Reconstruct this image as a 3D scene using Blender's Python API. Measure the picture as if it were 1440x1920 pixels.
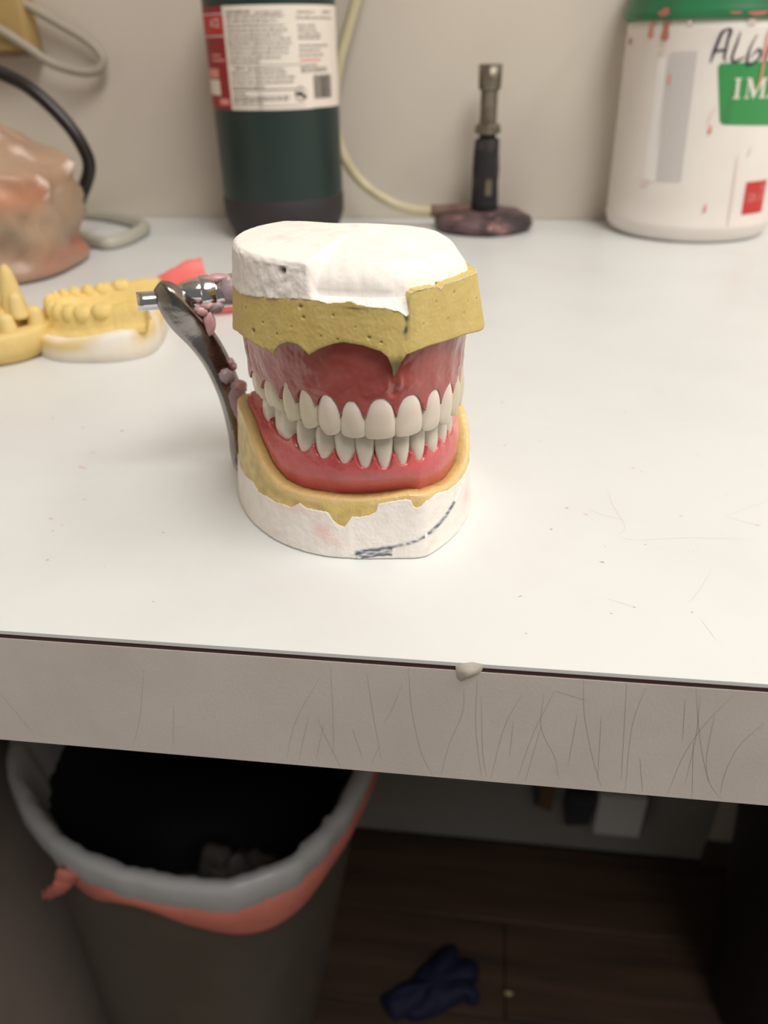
import bpy, bmesh, math, random
import numpy as np
from mathutils import Vector, noise, Matrix
R = math.radians
random.seed(7)
for o in list(bpy.data.objects): bpy.data.objects.remove(o)
SC = bpy.context.scene
COL = SC.collection
ZC = 0.853                                    # height of the worktop above the floor (m)

# ------------------------------------------------------------------ camera
def make_camera():
    p, y, r = R(31.5), R(7.4), R(1.07)
    fw = Vector((-math.sin(y)*math.cos(p), math.cos(y)*math.cos(p), -math.sin(p)))
    rt = Vector((math.cos(y), math.sin(y), 0)); up = rt.cross(fw)
    X = math.cos(r)*rt - math.sin(r)*up; Y = math.cos(r)*up + math.sin(r)*rt
    cd = bpy.data.cameras.new('camera'); co = bpy.data.objects.new('camera', cd); COL.objects.link(co)
    m = Matrix((X, Y, -fw)).transposed().to_4x4(); m.translation = Vector((0, 0, ZC+0.137))
    co.matrix_world = m
    cd.sensor_fit = 'VERTICAL'; cd.sensor_height = 36; cd.lens = 1450/1920*36
    cd.clip_start = 0.01; cd.clip_end = 30
    cd.dof.use_dof = True; cd.dof.focus_distance = 0.214; cd.dof.aperture_fstop = 11.5
    SC.camera = co
make_camera()

# ------------------------------------------------------------------ world, lamps, exposure
w = bpy.data.worlds.new('room_ambience'); SC.world = w; w.use_nodes = True
w.node_tree.nodes['Background'].inputs[0].default_value = (1.0, 0.98, 0.955, 1)
w.node_tree.nodes['Background'].inputs[1].default_value = 0.18
def area_lamp(name, loc, target, sx, sy, power, color):
    l = bpy.data.lights.new(name, 'AREA'); l.shape = 'RECTANGLE'; l.size = sx; l.size_y = sy
    l.energy = power; l.color = color
    o = bpy.data.objects.new(name, l); COL.objects.link(o); o.location = loc
    o.rotation_euler = (Vector(target)-Vector(loc)).to_track_quat('-Z', 'Y').to_euler()
area_lamp('ceiling_lamp', (0.55, -0.55, 2.40), (0.55, -0.55, 0), 0.6, 1.2, 30.5, (1.0, 0.98, 0.945))
area_lamp('ceiling_lamp_far', (1.25, 0.15, 2.40), (1.25, 0.15, 0), 0.3, 0.6, 8, (1.0, 0.98, 0.94))
SC.view_settings.view_transform = 'Standard'; SC.view_settings.look = 'None'
SC.view_settings.gamma = 1; SC.view_settings.use_curve_mapping = False
SC.view_settings.exposure = 0.0

# ------------------------------------------------------------------ materials
def srgb(r, g, b):
    f = lambda c: (c/255/12.92 if c/255 <= .04045 else ((c/255+.055)/1.055)**2.4)
    return (f(r), f(g), f(b), 1)
class Mat:
    """Principled material with optional noise colour variation, speckles and bump."""
    def __init__(s, name, c, rough=.5, c2=None, scale=30, detail=4, mix=(.4, .65), bump=0, bscale=200, metal=0, spec=.5,
                 sss=0, trans=0, coat=0, stretch=None, alpha=1, sssr=(.004, .002, .001)):
        m = s.m = bpy.data.materials.new(name); m.use_nodes = True
        nt = s.nt = m.node_tree; s.p = nt.nodes['Principled BSDF']; p = s.p
        p.inputs['Base Color'].default_value = c; p.inputs['Roughness'].default_value = rough
        p.inputs['Metallic'].default_value = metal; p.inputs['Specular IOR Level'].default_value = spec
        p.inputs['Transmission Weight'].default_value = trans; p.inputs['Coat Weight'].default_value = coat
        p.inputs['Coat Roughness'].default_value = .12
        p.inputs['Alpha'].default_value = alpha
        if sss:
            p.inputs['Subsurface Weight'].default_value = sss; p.inputs['Subsurface Radius'].default_value = (1, .5, .3)
            p.inputs['Subsurface Scale'].default_value = sssr[0]
        tc = s.tc = nt.nodes.new('ShaderNodeTexCoord'); mp = s.mp = nt.nodes.new('ShaderNodeMapping')
        nt.links.new(tc.outputs['Object'], mp.inputs[0])
        if stretch: mp.inputs['Scale'].default_value = stretch
        s.col = None
        if c2: s.layer(c2, scale, detail, mix, base=c)
        s.bn = None
        if bump: s.bump(bump, bscale)
    def noise(s, scale, detail=4, rough=.55):
        n = s.nt.nodes.new('ShaderNodeTexNoise'); n.inputs['Scale'].default_value = scale
        n.inputs['Detail'].default_value = detail; n.inputs['Roughness'].default_value = rough
        s.nt.links.new(s.mp.outputs[0], n.inputs['Vector']); return n.outputs[0]
    def ramp(s, src, a, b):
        r = s.nt.nodes.new('ShaderNodeMapRange'); r.inputs[1].default_value = a; r.inputs[2].default_value = b
        s.nt.links.new(src, r.inputs[0]); return r.outputs[0]
    def layer(s, c2, scale, detail, mix, base=None, fac=None):
        x = s.nt.nodes.new('ShaderNodeMix'); x.data_type = 'RGBA'
        f = fac or s.ramp(s.noise(scale, detail), *mix)
        s.nt.links.new(f, x.inputs['Factor'])
        if s.col: s.nt.links.new(s.col, x.inputs[6])
        else: x.inputs[6].default_value = base or s.p.inputs['Base Color'].default_value
        x.inputs[7].default_value = c2; s.col = x.outputs[2]
        s.nt.links.new(s.col, s.p.inputs['Base Color']); return s
    def attr(s, name, c2):
        a = s.nt.nodes.new('ShaderNodeAttribute'); a.attribute_name = name
        return s.layer(c2, 0, 0, 0, fac=a.outputs['Fac'])
    def bump(s, strength, scale, src=None, dist=.001):
        b = s.nt.nodes.new('ShaderNodeBump'); b.inputs['Strength'].default_value = strength; b.inputs['Distance'].default_value = dist
        s.nt.links.new(src or s.noise(scale, 5), b.inputs['Height'])
        if s.bn: s.nt.links.new(s.bn.outputs[0], b.inputs['Normal'])
        s.nt.links.new(b.outputs[0], s.p.inputs['Normal']); s.bn = b; return s
    def pores(s, c, scale, size, keep):
        """small round pits: dark colour and dent, only in a share of the cells"""
        v = s.nt.nodes.new('ShaderNodeTexVoronoi'); v.inputs['Scale'].default_value = scale
        s.nt.links.new(s.mp.outputs[0], v.inputs['Vector'])
        sep = s.nt.nodes.new('ShaderNodeSeparateColor'); s.nt.links.new(v.outputs['Color'], sep.inputs[0])
        sz = s.nt.nodes.new('ShaderNodeMath'); sz.operation = 'MULTIPLY'; sz.inputs[1].default_value = size
        s.nt.links.new(s.ramp(sep.outputs[0], 1-keep, 1), sz.inputs[0])
        lt = s.nt.nodes.new('ShaderNodeMath'); lt.operation = 'LESS_THAN'
        s.nt.links.new(v.outputs['Distance'], lt.inputs[0]); s.nt.links.new(sz.outputs[0], lt.inputs[1])
        s.layer(c, 0, 0, 0, fac=lt.outputs[0])
        inv = s.nt.nodes.new('ShaderNodeMath'); inv.operation = 'SUBTRACT'; inv.inputs[0].default_value = 1
        s.nt.links.new(lt.outputs[0], inv.inputs[1])
        return s.bump(.5, 0, inv.outputs[0], .0006)

M = {}
def mat(k, *a, **kw): M[k] = Mat(k, *a, **kw); return M[k]
mat('laminate', srgb(224, 226, 225), .34, srgb(218, 218, 217), 14, 5, (.45, .8), bump=.04, bscale=400)
mat('edge_laminate', srgb(212, 203, 196), .45, srgb(203, 194, 187), 25, 4, (.4, .7), bump=.06, bscale=900)
mat('dark_seam', srgb(70, 44, 44), .6)
mat('scratch', srgb(182, 170, 161), .6)
mat('scuff', srgb(176, 168, 162), .6); mat('pink_scuff', srgb(224, 196, 190), .6); mat('hairline', srgb(206, 200, 198), .6)
mat('glue', srgb(206, 198, 184), .25)
mat('wall_paint', srgb(216, 206, 191), .6, srgb(209, 196, 184), 5, 3, (.35, .7), bump=.1, bscale=500)
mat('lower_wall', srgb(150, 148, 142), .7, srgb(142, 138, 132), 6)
mat('ceiling_paint', srgb(235, 232, 226), .8)
mat('plank', srgb(84, 64, 50), .5, srgb(56, 42, 33), 9, 6, (.35, .7), stretch=(.35, 5, 1), bump=.1, bscale=30)
mat('subfloor', srgb(40, 30, 24), .8)
mat('dark_base', srgb(84, 70, 58), .6)
mat('cabinet', srgb(150, 138, 130), .55, srgb(142, 130, 122), 8)
mat('black_plastic', srgb(22, 21, 22), .55)
mat('bin_plastic', srgb(92, 87, 78), .5, srgb(84, 79, 70), 12)
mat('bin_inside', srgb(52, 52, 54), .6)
mat('liner', srgb(214, 217, 219), .35, trans=.2, bump=1.0, bscale=45, alpha=.92)
mat('pink_bag', srgb(206, 122, 106), .4, srgb(190, 114, 102), 40, bump=.4, bscale=90)
mat('paper', srgb(128, 122, 116), .8)
mat('glove', srgb(7, 13, 50), .75, bump=.3, bscale=120)
mat('plaster', srgb(247, 241, 234), .75, srgb(232, 224, 214), 160, 6, (.5, .78), bump=.14, bscale=700)
M['plaster'].bump(.08, 180).attr('tint', srgb(244, 196, 190)).attr('blue', srgb(82, 92, 112)).attr('dirt_shade', srgb(122, 112, 92))
mat('stone', srgb(212, 189, 118), .6, srgb(201, 175, 102), 90, 6, (.4, .72), bump=.2, bscale=900)
M['stone'].attr('wax', srgb(222, 172, 124)).attr('dirt_shade', srgb(88, 86, 66)).pores(srgb(120, 98, 44), 420, .30, .07)
mat('lower_stone', srgb(226, 198, 118), .42, srgb(206, 178, 98), 110, 6, (.4, .7), bump=.35, bscale=600, coat=.25)
M['lower_stone'].attr('wax', srgb(236, 202, 148)).attr('dirt_shade', srgb(128, 106, 60))
mat('upper_gum', srgb(172, 86, 80), .24, srgb(160, 76, 70), 130, 5, (.4, .7), bump=.12, bscale=300, sss=.05, coat=.3)
M['upper_gum'].attr('frost', srgb(206, 126, 122))
mat('lower_gum', srgb(206, 88, 90), .25, srgb(192, 76, 78), 140, 5, (.4, .7), bump=.12, bscale=350, sss=.05, coat=.25)
M['lower_gum'].attr('frost', srgb(222, 150, 152))
mat('tooth', srgb(224, 210, 193), .22, sss=.2, coat=.35, sssr=(.0025,)).attr('neck', srgb(232, 218, 208)).attr('tip', srgb(206, 196, 176))
mat('back_tooth', srgb(216, 204, 178), .25, sss=.2, coat=.3, sssr=(.0025,)).attr('neck', srgb(220, 206, 188)).attr('tip', srgb(204, 192, 162))
mat('lower_tooth', srgb(216, 208, 192), .25, sss=.2, coat=.3, sssr=(.0025,)).attr('neck', srgb(222, 196, 186)).attr('tip', srgb(210, 200, 180))
mat('chrome', (.66, .66, .68, 1), .14, metal=1, bump=.1, bscale=260)
mat('tarnished_chrome', (.34, .32, .31, 1), .2, (.20, .16, .12, 1), 70, 4, (.45, .7), metal=1, bump=.15, bscale=300)
mat('wax', srgb(208, 164, 162), .35, srgb(190, 144, 148), 160, sss=.3, coat=.2, bump=.3, bscale=400)
mat('lilac_wax', srgb(180, 158, 166), .35, srgb(166, 140, 148), 150, sss=.2, bump=.4, bscale=300)
mat('cylinder_green', srgb(28, 48, 44), .4, bump=.05, bscale=300)
mat('cylinder_foot', srgb(48, 42, 44), .6)
mat('label_white', srgb(236, 226, 214), .5)
mat('label_red', srgb(150, 34, 40), .5); mat('label_bright_red', srgb(196, 44, 44), .5)
mat('ink', srgb(104, 96, 92), .6); mat('dark_ink', srgb(66, 58, 56), .6); mat('pink_ink', srgb(232, 150, 140), .6)
mat('hose', srgb(220, 208, 172), .3, srgb(190, 172, 124), 25, 3, (.5, .75), trans=.25)
mat('hose_sleeve', srgb(116, 92, 78), .6, srgb(96, 60, 54), 60)
mat('nickel', srgb(136, 128, 114), .38, srgb(108, 100, 88), 80, metal=.8)
mat('sooty_iron', srgb(36, 32, 34), .75, srgb(92, 74, 72), 55, 6, (.52, .75), bump=.8, bscale=180)
mat('waxy_base', srgb(108, 84, 86), .6, srgb(58, 48, 52), 45, 6, (.42, .62), bump=.9, bscale=140)
M['waxy_base'].layer(srgb(178, 128, 122), 70, 4, (.6, .72))
mat('tub_white', srgb(240, 233, 226), .4, srgb(234, 225, 218), 12, bump=.03, bscale=300)
mat('lid_green', srgb(44, 128, 80), .42, srgb(40, 112, 72), 20)
mat('label_green', srgb(60, 148, 82), .45)
mat('tub_print', srgb(226, 222, 206), .5); mat('tub_grey', srgb(214, 208, 203), .5); mat('rib_grey', srgb(208, 203, 199), .5)
mat('marker', srgb(58, 46, 62), .5); mat('tub_red', srgb(200, 54, 54), .5); mat('red_print', srgb(230, 150, 140), .5)
mat('rust_drip', srgb(190, 122, 102), .4); mat('orange_drip', srgb(222, 154, 130), .4); mat('tub_margin', srgb(244, 240, 235), .45); mat('pale_drip', srgb(236, 219, 211), .5); mat('pink_drip', srgb(238, 160, 150), .5)
mat('bag', srgb(190, 160, 134), .4, srgb(178, 144, 120), 9, 4, (.4, .65), trans=.12, bump=.5, bscale=35, sss=.15, sssr=(.01,))
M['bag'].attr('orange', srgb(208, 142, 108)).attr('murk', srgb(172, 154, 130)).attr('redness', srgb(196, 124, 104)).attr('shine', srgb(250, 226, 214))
mat('bag_neck', srgb(202, 126, 84), .4, srgb(160, 92, 58), 40, bump=.6, bscale=60)
mat('black_cable', srgb(38, 32, 32), .35)
mat('grey_cable', srgb(166, 156, 140), .5); mat('pale_cable', srgb(186, 182, 168), .4)
mat('mustard', srgb(180, 152, 96), .6)
mat('cast_yellow', srgb(236, 208, 134), .65, srgb(226, 194, 116), 60, 5, (.4, .7), bump=.25, bscale=250)
mat('die_yellow', srgb(232, 206, 140), .6, srgb(222, 192, 120), 60, 5, (.4, .7), bump=.25, bscale=250)
mat('cast_white', srgb(240, 232, 220), .7, srgb(230, 220, 204), 50, bump=.15, bscale=300)
M['cast_white'].attr('stain', srgb(226, 200, 140))
mat('coral_gum', srgb(232, 112, 108), .35, sss=.15); mat('pale_tooth', srgb(240, 222, 188), .35)
mat('outlet_white', srgb(214, 212, 210), .5); mat('plug_black', srgb(52, 54, 58), .5); mat('plug_brown', srgb(110, 82, 56), .6)
mat('shelf', srgb(220, 212, 200), .6)
mat('crumb', srgb(180, 160, 120), .7)

# ------------------------------------------------------------------ object helpers
def link(name, me, m, parent=None, loc=None, smooth=True):
    o = bpy.data.objects.new(name, me); COL.objects.link(o)
    if m: me.materials.append(M[m].m)
    if parent: o.parent = parent
    if loc is not None: o.location = loc
    if smooth:
        me.polygons.foreach_set('use_smooth', [True]*len(me.polygons))
    return o
def mesh(name, v, f, m, parent=None, smooth=True, attrs=None, loc=None):
    me = bpy.data.meshes.new(name); me.from_pydata([tuple(map(float, p)) for p in v], [], [tuple(map(int, q)) for q in f]); me.update()
    for k, a in (attrs or {}).items():
        at = me.attributes.new(k, 'FLOAT', 'POINT'); at.data.foreach_set('value', np.asarray(a, dtype=np.float32).ravel())
    return link(name, me, m, parent, loc, smooth)
def thing(name, label, cat, loc=(0, 0, 0), rz=0, group=None):
    o = bpy.data.objects.new(name, None); COL.objects.link(o); o.empty_display_size = .02
    o.location = loc; o.rotation_euler = (0, 0, rz); return tag(o, label, cat, group)
def tag(o, label, cat, group=None):
    o['label'] = label; o['category'] = cat
    if group: o['group'] = group
    return o
def struct(o): o['kind'] = 'structure'; return o
def stuff(o): o['kind'] = 'stuff'; return o
def grid_faces(nr, nc, closed=True, flip=False):
    f = []
    for i in range(nr-1):
        for j in range(nc if closed else nc-1):
            a, b = i*nc+j, i*nc+(j+1) % nc; q = (a, b, b+nc, a+nc)
            f.append(q[::-1] if flip else q)
    return f
def loft(name, rows, m, parent=None, closed=True, cap0=True, cap1=True, smooth=True, attrs=None, flip=False, loc=None):
    """rows: list of (n,3) arrays; skinned into one surface, ends closed with fans"""
    nr, nc = len(rows), len(rows[0]); v = [p for r in rows for p in r]; f = grid_faces(nr, nc, closed, flip)
    at = {k: list(np.ravel(a)) for k, a in (attrs or {}).items()}
    for on, r, base in ((cap0, rows[0], 0), (cap1, rows[-1], (nr-1)*nc)):
        if on and closed:
            c = np.mean(r, axis=0); v.append(c); ci = len(v)-1
            for k in at: at[k].append(float(np.mean(at[k][base:base+nc])))
            for j in range(nc):
                a, b = base+j, base+(j+1) % nc
                t = (b, a, ci) if base == 0 else (a, b, ci)
                f.append(t[::-1] if flip else t)
    return mesh(name, v, f, m, parent, smooth, at, loc)
def box_data(x0, x1, y0, y1, z0, z1, bev=0, seg=2):
    bm = bmesh.new(); bmesh.ops.create_cube(bm, size=1)
    for v in bm.verts:
        v.co = Vector(((x0+x1)/2+v.co.x*(x1-x0), (y0+y1)/2+v.co.y*(y1-y0), (z0+z1)/2+v.co.z*(z1-z0)))
    if bev: bmesh.ops.bevel(bm, geom=bm.edges[:]+bm.verts[:], offset=bev, segments=seg, affect='EDGES', profile=.6)
    me = bpy.data.meshes.new('box'); bm.to_mesh(me); bm.free(); return me
def box(name, b, m, parent=None, bev=0, seg=2, smooth=False, loc=None):
    me = box_data(*b, bev, seg); me.name = name; return link(name, me, m, parent, loc, smooth)
def spline(P, n=8):
    """Catmull-Rom through control points (any dimension)"""
    P = np.asarray(P, float); out = []
    Q = np.vstack([2*P[0]-P[1], P, 2*P[-1]-P[-2]])
    for i in range(1, len(Q)-2):
        for t in np.linspace(0, 1, n, endpoint=False):
            out.append(.5*(2*Q[i]+(Q[i+1]-Q[i-1])*t+(2*Q[i-1]-5*Q[i]+4*Q[i+1]-Q[i+2])*t*t+(3*Q[i]-Q[i-1]-3*Q[i+1]+Q[i+2])*t**3))
    out.append(P[-1]); return np.array(out)
def sweep(name, path, ra, m, parent=None, rb=None, nseg=16, power=2, twist=0, side=(0, 0, 1), n=8, noisy=0, loc=None, attrs=None):
    """tube or bar along a path; ra/rb are half widths (scalars or per control point), power>2 squares the section"""
    P = np.asarray(path, float); k = len(P)
    full = lambda q: np.full(k, q, float) if np.isscalar(q) else np.asarray(q, float)
    ra = full(ra); rb = ra if rb is None else full(rb); tw = full(twist)
    S = spline(np.column_stack([P, ra, rb, tw]), n); P, ra, rb, tw = S[:, :3], S[:, 3], S[:, 4], S[:, 5]
    T = np.gradient(P, axis=0); T /= np.linalg.norm(T, axis=1)[:, None]
    ref = np.array(side, float); rows = []
    a = np.linspace(0, 2*np.pi, nseg, endpoint=False)
    ca = np.sign(np.cos(a))*abs(np.cos(a))**(2/power); sa = np.sign(np.sin(a))*abs(np.sin(a))**(2/power)
    for i in range(len(P)):
        n1 = ref - T[i]*(ref@T[i]); n1 /= np.linalg.norm(n1); ref = n1; n2 = np.cross(T[i], n1)
        c, s = math.cos(tw[i]), math.sin(tw[i]); d1 = c*n1+s*n2; d2 = -s*n1+c*n2
        row = P[i]+np.outer(ca*ra[i], d1)+np.outer(sa*rb[i], d2)
        if noisy: row = row+np.array([noise.noise_vector(Vector(q)*260)[:] for q in row])*noisy
        rows.append(row)
    return loft(name, rows, m, parent, loc=loc)
def lathe(name, prof, m, parent=None, nseg=48, loc=None, noisy=0, nscale=60, smooth=True, cx=0, cy=0):
    a = np.linspace(0, 2*np.pi, nseg, endpoint=False); rows = []
    for r, z in prof:
        row = np.column_stack([cx+r*np.cos(a), cy+r*np.sin(a), np.full(nseg, z)])
        if noisy: row = row+np.array([noise.noise_vector(Vector(q)*nscale)[:] for q in row])*noisy
        rows.append(row)
    return loft(name, rows, m, parent, loc=loc, smooth=smooth)
def blob(name, c, rx, ry, rz, m, parent=None, noisy=.2, nscale=3, seg=14, seed=0, loc=None):
    v = []; f = []; nr = seg//2+1
    for i in range(nr+1):
        th = math.pi*i/nr
        for j in range(seg):
            ph = 2*math.pi*j/seg; d = Vector((math.sin(th)*math.cos(ph), math.sin(th)*math.sin(ph), math.cos(th)))
            k = 1+noisy*noise.noise(d*nscale+Vector((seed*7.3, seed, 0)))
            v.append((c[0]+rx*d.x*k, c[1]+ry*d.y*k, c[2]+rz*d.z*k))
    return mesh(name, v, grid_faces(nr+1, seg, True, True), m, parent, loc=loc)
def prism(name, poly, z0, z1, m, parent=None, smooth=False, loc=None):
    n = len(poly); v = [(x, y, z0) for x, y in poly]+[(x, y, z1) for x, y in poly]
    f = [tuple(range(n))[::-1], tuple(range(n, 2*n))]+[(i, (i+1) % n, n+(i+1) % n, n+i) for i in range(n)]
    return mesh(name, v, f, m, parent, smooth, loc=loc)
def ribbons(name, strokes, width, place, m, parent=None):
    """thin printed or scratched strokes: each a strip of quads, place((a,b)) puts it on its surface"""
    v = []; f = []
    for st in strokes:
        P = spline(np.array(st, float), 6) if len(st) > 2 else np.array([np.array(st[0])+(np.array(st[1])-np.array(st[0]))*t for t in np.linspace(0, 1, 12)])
        T = np.gradient(P, axis=0); T /= np.linalg.norm(T, axis=1)[:, None]+1e-9; N = np.column_stack([-T[:, 1], T[:, 0]])
        b = len(v); k = len(P)
        wd = width*np.minimum(1, .35+3*np.minimum(np.arange(k), np.arange(k)[::-1])/k)
        for q, nn, ww in zip(P, N, wd): v += [place(q+nn*ww), place(q-nn*ww)]
        f += [(b+2*i, b+2*i+1, b+2*i+3, b+2*i+2) for i in range(k-1)]
    return mesh(name, v, f, m, parent)
def patch(name, poly, place, m, parent=None, step=4):
    """flat print of any outline (given in surface coordinates) laid on a curved surface"""
    bm = bmesh.new(); vs = [bm.verts.new((x, y, 0)) for x, y in poly]; bm.faces.new(vs)
    xs = [p[0] for p in poly]
    for x in np.arange(math.floor(min(xs)/step)*step+step, max(xs), step):
        bmesh.ops.bisect_plane(bm, geom=bm.verts[:]+bm.edges[:]+bm.faces[:], plane_co=(x, 0, 0), plane_no=(1, 0, 0))
    bmesh.ops.triangulate(bm, faces=bm.faces[:])
    v = [place((q.co.x, q.co.y)) for q in bm.verts]; bm.verts.index_update()
    f = [[q.index for q in fc.verts] for fc in bm.faces]; bm.free()
    return mesh(name, v, f, m, parent)
def rects(name, rs, place, m, parent=None):
    v = []; f = []
    for x0, x1, y0, y1 in rs:
        k = max(2, int(abs(x1-x0)/4)+2); b = len(v)
        for x in np.linspace(x0, x1, k): v += [place((x, y0)), place((x, y1))]
        f += [(b+2*i, b+2*i+2, b+2*i+3, b+2*i+1) for i in range(k-1)]
    return mesh(name, v, f, m, parent)
def ell(cx, cy, rx, ry, n=18, wob=.12, seed=0):
    return [(cx+rx*math.cos(t)*(1+wob*math.sin(3*t+seed)), cy+ry*math.sin(t)*(1+wob*math.cos(2*t+seed))) for t in np.linspace(0, 2*math.pi, n, endpoint=False)]
def smooth01(x): x = np.clip(x, 0, 1); return x*x*(3-2*x)
def nz(p, sc): return noise.noise(Vector(p)*sc)

# ------------------------------------------------------------------ the room
YW, YF = .7185, .150
fl = struct(box('floor', (-1.6, 1.9, -1.4, YW+.1, -.08, -.008), 'subfloor'))
pw = .118
for i in range(13):
    y0 = YW-.004-(i+1)*pw
    x = -1.0-random.random()*.6
    while x < 1.5:
        L = random.choice((.75, .9, 1.1)); a = max(x, -1.0); b = min(x+L, 1.5)
        if b-a > .05:
            o = box('plank', (a+.0005, b-.0005, y0+.0007, y0+pw-.0007, -.008, 0), 'plank', fl, bev=.0012, seg=1)
        x += L
struct(box('wall_back', (-1.1, 1.7, YW, YW+.1, 0, 2.45), 'wall_paint'))
struct(box('wall_left', (-1.1, -1.0, -1.4, YW, 0, 2.45), 'wall_paint'))
struct(box('wall_right', (1.6, 1.7, -1.4, YW, 0, 2.45), 'wall_paint'))
struct(box('ceiling', (-1.1, 1.7, -1.4, YW+.1, 2.45, 2.55), 'ceiling_paint'))
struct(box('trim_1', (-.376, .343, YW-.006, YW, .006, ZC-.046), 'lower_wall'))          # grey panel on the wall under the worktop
struct(box('baseboard_back', (.345, 1.6, YW-.012, YW, 0, .042), 'dark_base', bev=.002))
c = thing('base_cabinet', 'brownish grey base cabinet side standing left of the waste bin', 'cabinet', (-.70, .45, 0))
box('cabinet_body', (-.29, .323, -.25, .262, .0, ZC-.045), 'cabinet', c, bev=.002)
box('cabinet_door', (-.28, .319, -.27, -.251, .10, ZC-.06), 'cabinet', c, bev=.003)
c = thing('base_cabinet', 'brownish grey base cabinet carrying the right end of the worktop', 'cabinet', (1.2, .45, 0))
box('cabinet_body', (-.28, .28, -.25, .262, .0, ZC-.045), 'cabinet', c, bev=.002)
box('cabinet_door', (-.27, .27, -.27, -.251, .10, ZC-.06), 'cabinet', c, bev=.003)

# ------------------------------------------------------------------ worktop
wt = thing('worktop', 'long white laminate worktop with a scratched grey front edge', 'worktop', (0, YF, ZC))
TH = .0442
box('laminate_top', (-.998, 1.598, 0, YW-YF-.001, -.0012, 0), 'laminate', wt)
box('dark_seam', (-.998, 1.598, .0002, .02, -.0028, -.0012), 'dark_seam', wt)
box('front_edge', (-.998, 1.598, 0, .02, -TH, -.0028), 'edge_laminate', wt)
box('core_board', (-.998, 1.598, .02, YW-YF-.001, -TH, -.0012), 'edge_laminate', wt)
SCR = [[(-138, -26), (-129, -179), (-102, -343), (-66, -439)], [(-156, -94), (-183, -185), (-206, -239)], [(8, -87), (8, -175), (-24, -302), (-44, -430)], [(41, -55), (46, -231), (70, -421)], [(54, -111), (69, -323), (85, -420)], [(160, -91), (121, -223), (97, -429)], [(144, -200), (143, -335)], [(241, -73), (200, -234), (171, -420)], [(215, -85), (219, -212), (265, -320), (284, -405)], [(218, -202), (194, -428)], [(307, -152), (304, -348)], [(308, -29), (325, -150), (362, -298), (403, -423)], [(368, -146), (390, -403)], [(415, -28), (435, -217), (453, -394)], [(463, -41), (451, -186), (469, -426)], [(488, -293), (516, -430)], [(565, -68), (586, -220)], [(584, -29), (625, -196), (677, -355), (723, -430)], [(679, -38), (628, -156), (597, -280), (584, -427)], [(646, -115), (657, -273), (679, -365)], [(613, -217), (650, -435)], [(770, -131), (728, -223), (716, -328), (720, -414)], [(599, -55), (616, -197), (622, -383)], [(241, -73), (332, -101)],
       [(-1335, -243), (-1306, -316), (-1275, -402)], [(-871, -105), (-916, -285), (-963, -424)], [(-807, -231), (-837, -409)], [(-393, -238), (-368, -331), (-334, -439)], [(-345, -45), (-348, -244), (-354, -374)], [(-249, -55), (-235, -211), (-216, -379)], [(-376, -87), (-454, -256), (-494, -413)], [(-415, -230), (-459, -420)], [(-375, -257), (-407, -414)], [(-296, -270), (-270, -386)], [(-222, -336), (-247, -416)]]
stuff(ribbons('scratches', SCR, .55, lambda q: (q[0]*1e-4, -.00006, q[1]*1e-4), 'scratch', wt))
SP = [(12.0, 317.9, .87, .47, 0), (5.8, 300.6, .37, .23, 0), (29.8, 293.3, .87, .35, 1), (34.5, 300.1, .25, .23, 0), (86.6, 305.8, .5, .47, 1), (85.4, 274.1, .5, .35, 1), (114.8, 298.7, .37, .23, 0), (106.2, 267.1, .44, .35, 1), (59.2, 261.0, .75, .7, 1), (61.9, 258.9, .62, .47, 1), (32.7, 230.0, .75, .47, 0), (38.6, 226.5, 1.12, .58, 1), (26.6, 216.1, .62, .47, 0), (42.7, 207.5, .25, .23, 0), (55.4, 210.0, .5, .23, 0), (69.3, 207.3, .31, .35, 1), (88.3, 244.5, .62, .23, 1), (93.2, 224.9, .87, .35, 1), (69.8, 228.4, .62, .23, 0), (15.6, 179.4, .87, .23, 0), (47.1, 177.6, .56, .23, 0), (40.4, 174.1, .5, .23, 0), (16.7, 163.2, .25, .35, 0), (62.6, 176.9, .31, .35, 0), (40.8, 198.9, .87, .47, 0), (63.3, 311.2, .62, .35, 0), (90.5, 334.1, .37, .23, 0), (26.2, 280.5, .5, .35, 0), (12.4, 275.7, .62, .35, 0),
      (-162.5, 277.2, .82, .48, 0), (-144.6, 275.4, 1.02, .77, 0), (-148.0, 255.3, 1.53, .19, 0), (-146.8, 243.1, 2.56, .96, 1), (-140.6, 206.9, 1.33, .58, 1), (-134.9, 203.2, .31, .29, 0), (-136.3, 199.6, .61, .29, 0), (-135.0, 220.2, .82, .19, 0), (-138.6, 223.6, .2, .19, 0), (-99.3, 202.1, .51, .29, 0), (-136.2, 289.7, .41, .29, 0), (-110.4, 181.9, .2, .19, 0), (-88.9, 166.5, .51, .19, 0), (-129.8, 183.5, .51, .38, 0), (-179.8, 285.1, .61, .48, 0), (-115.0, 187.7, .15, .19, 0)]
for nm, t, mm in (('scuff_marks', 0, 'scuff'), ('pink_stains', 1, 'pink_scuff')):
    v = []; f = []
    for i, (x, y, rx, ry, k) in enumerate(SP):
        if k != t: continue
        an = random.uniform(-.6, .6); b = len(v); n = 10
        for th in np.linspace(0, 2*math.pi, n, endpoint=False):
            q = 1+.35*math.sin(3*th+i); dx, dy = rx*.8*q*math.cos(th), ry*.8*q*math.sin(th)
            v.append(((x+dx*math.cos(an)-dy*math.sin(an))*1e-3, (y+dx*math.sin(an)+dy*math.cos(an))*1e-3-YF, .00004))
        f.append(tuple(range(b, b+n)))
    stuff(mesh(nm, v, f, mm, wt))
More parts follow.
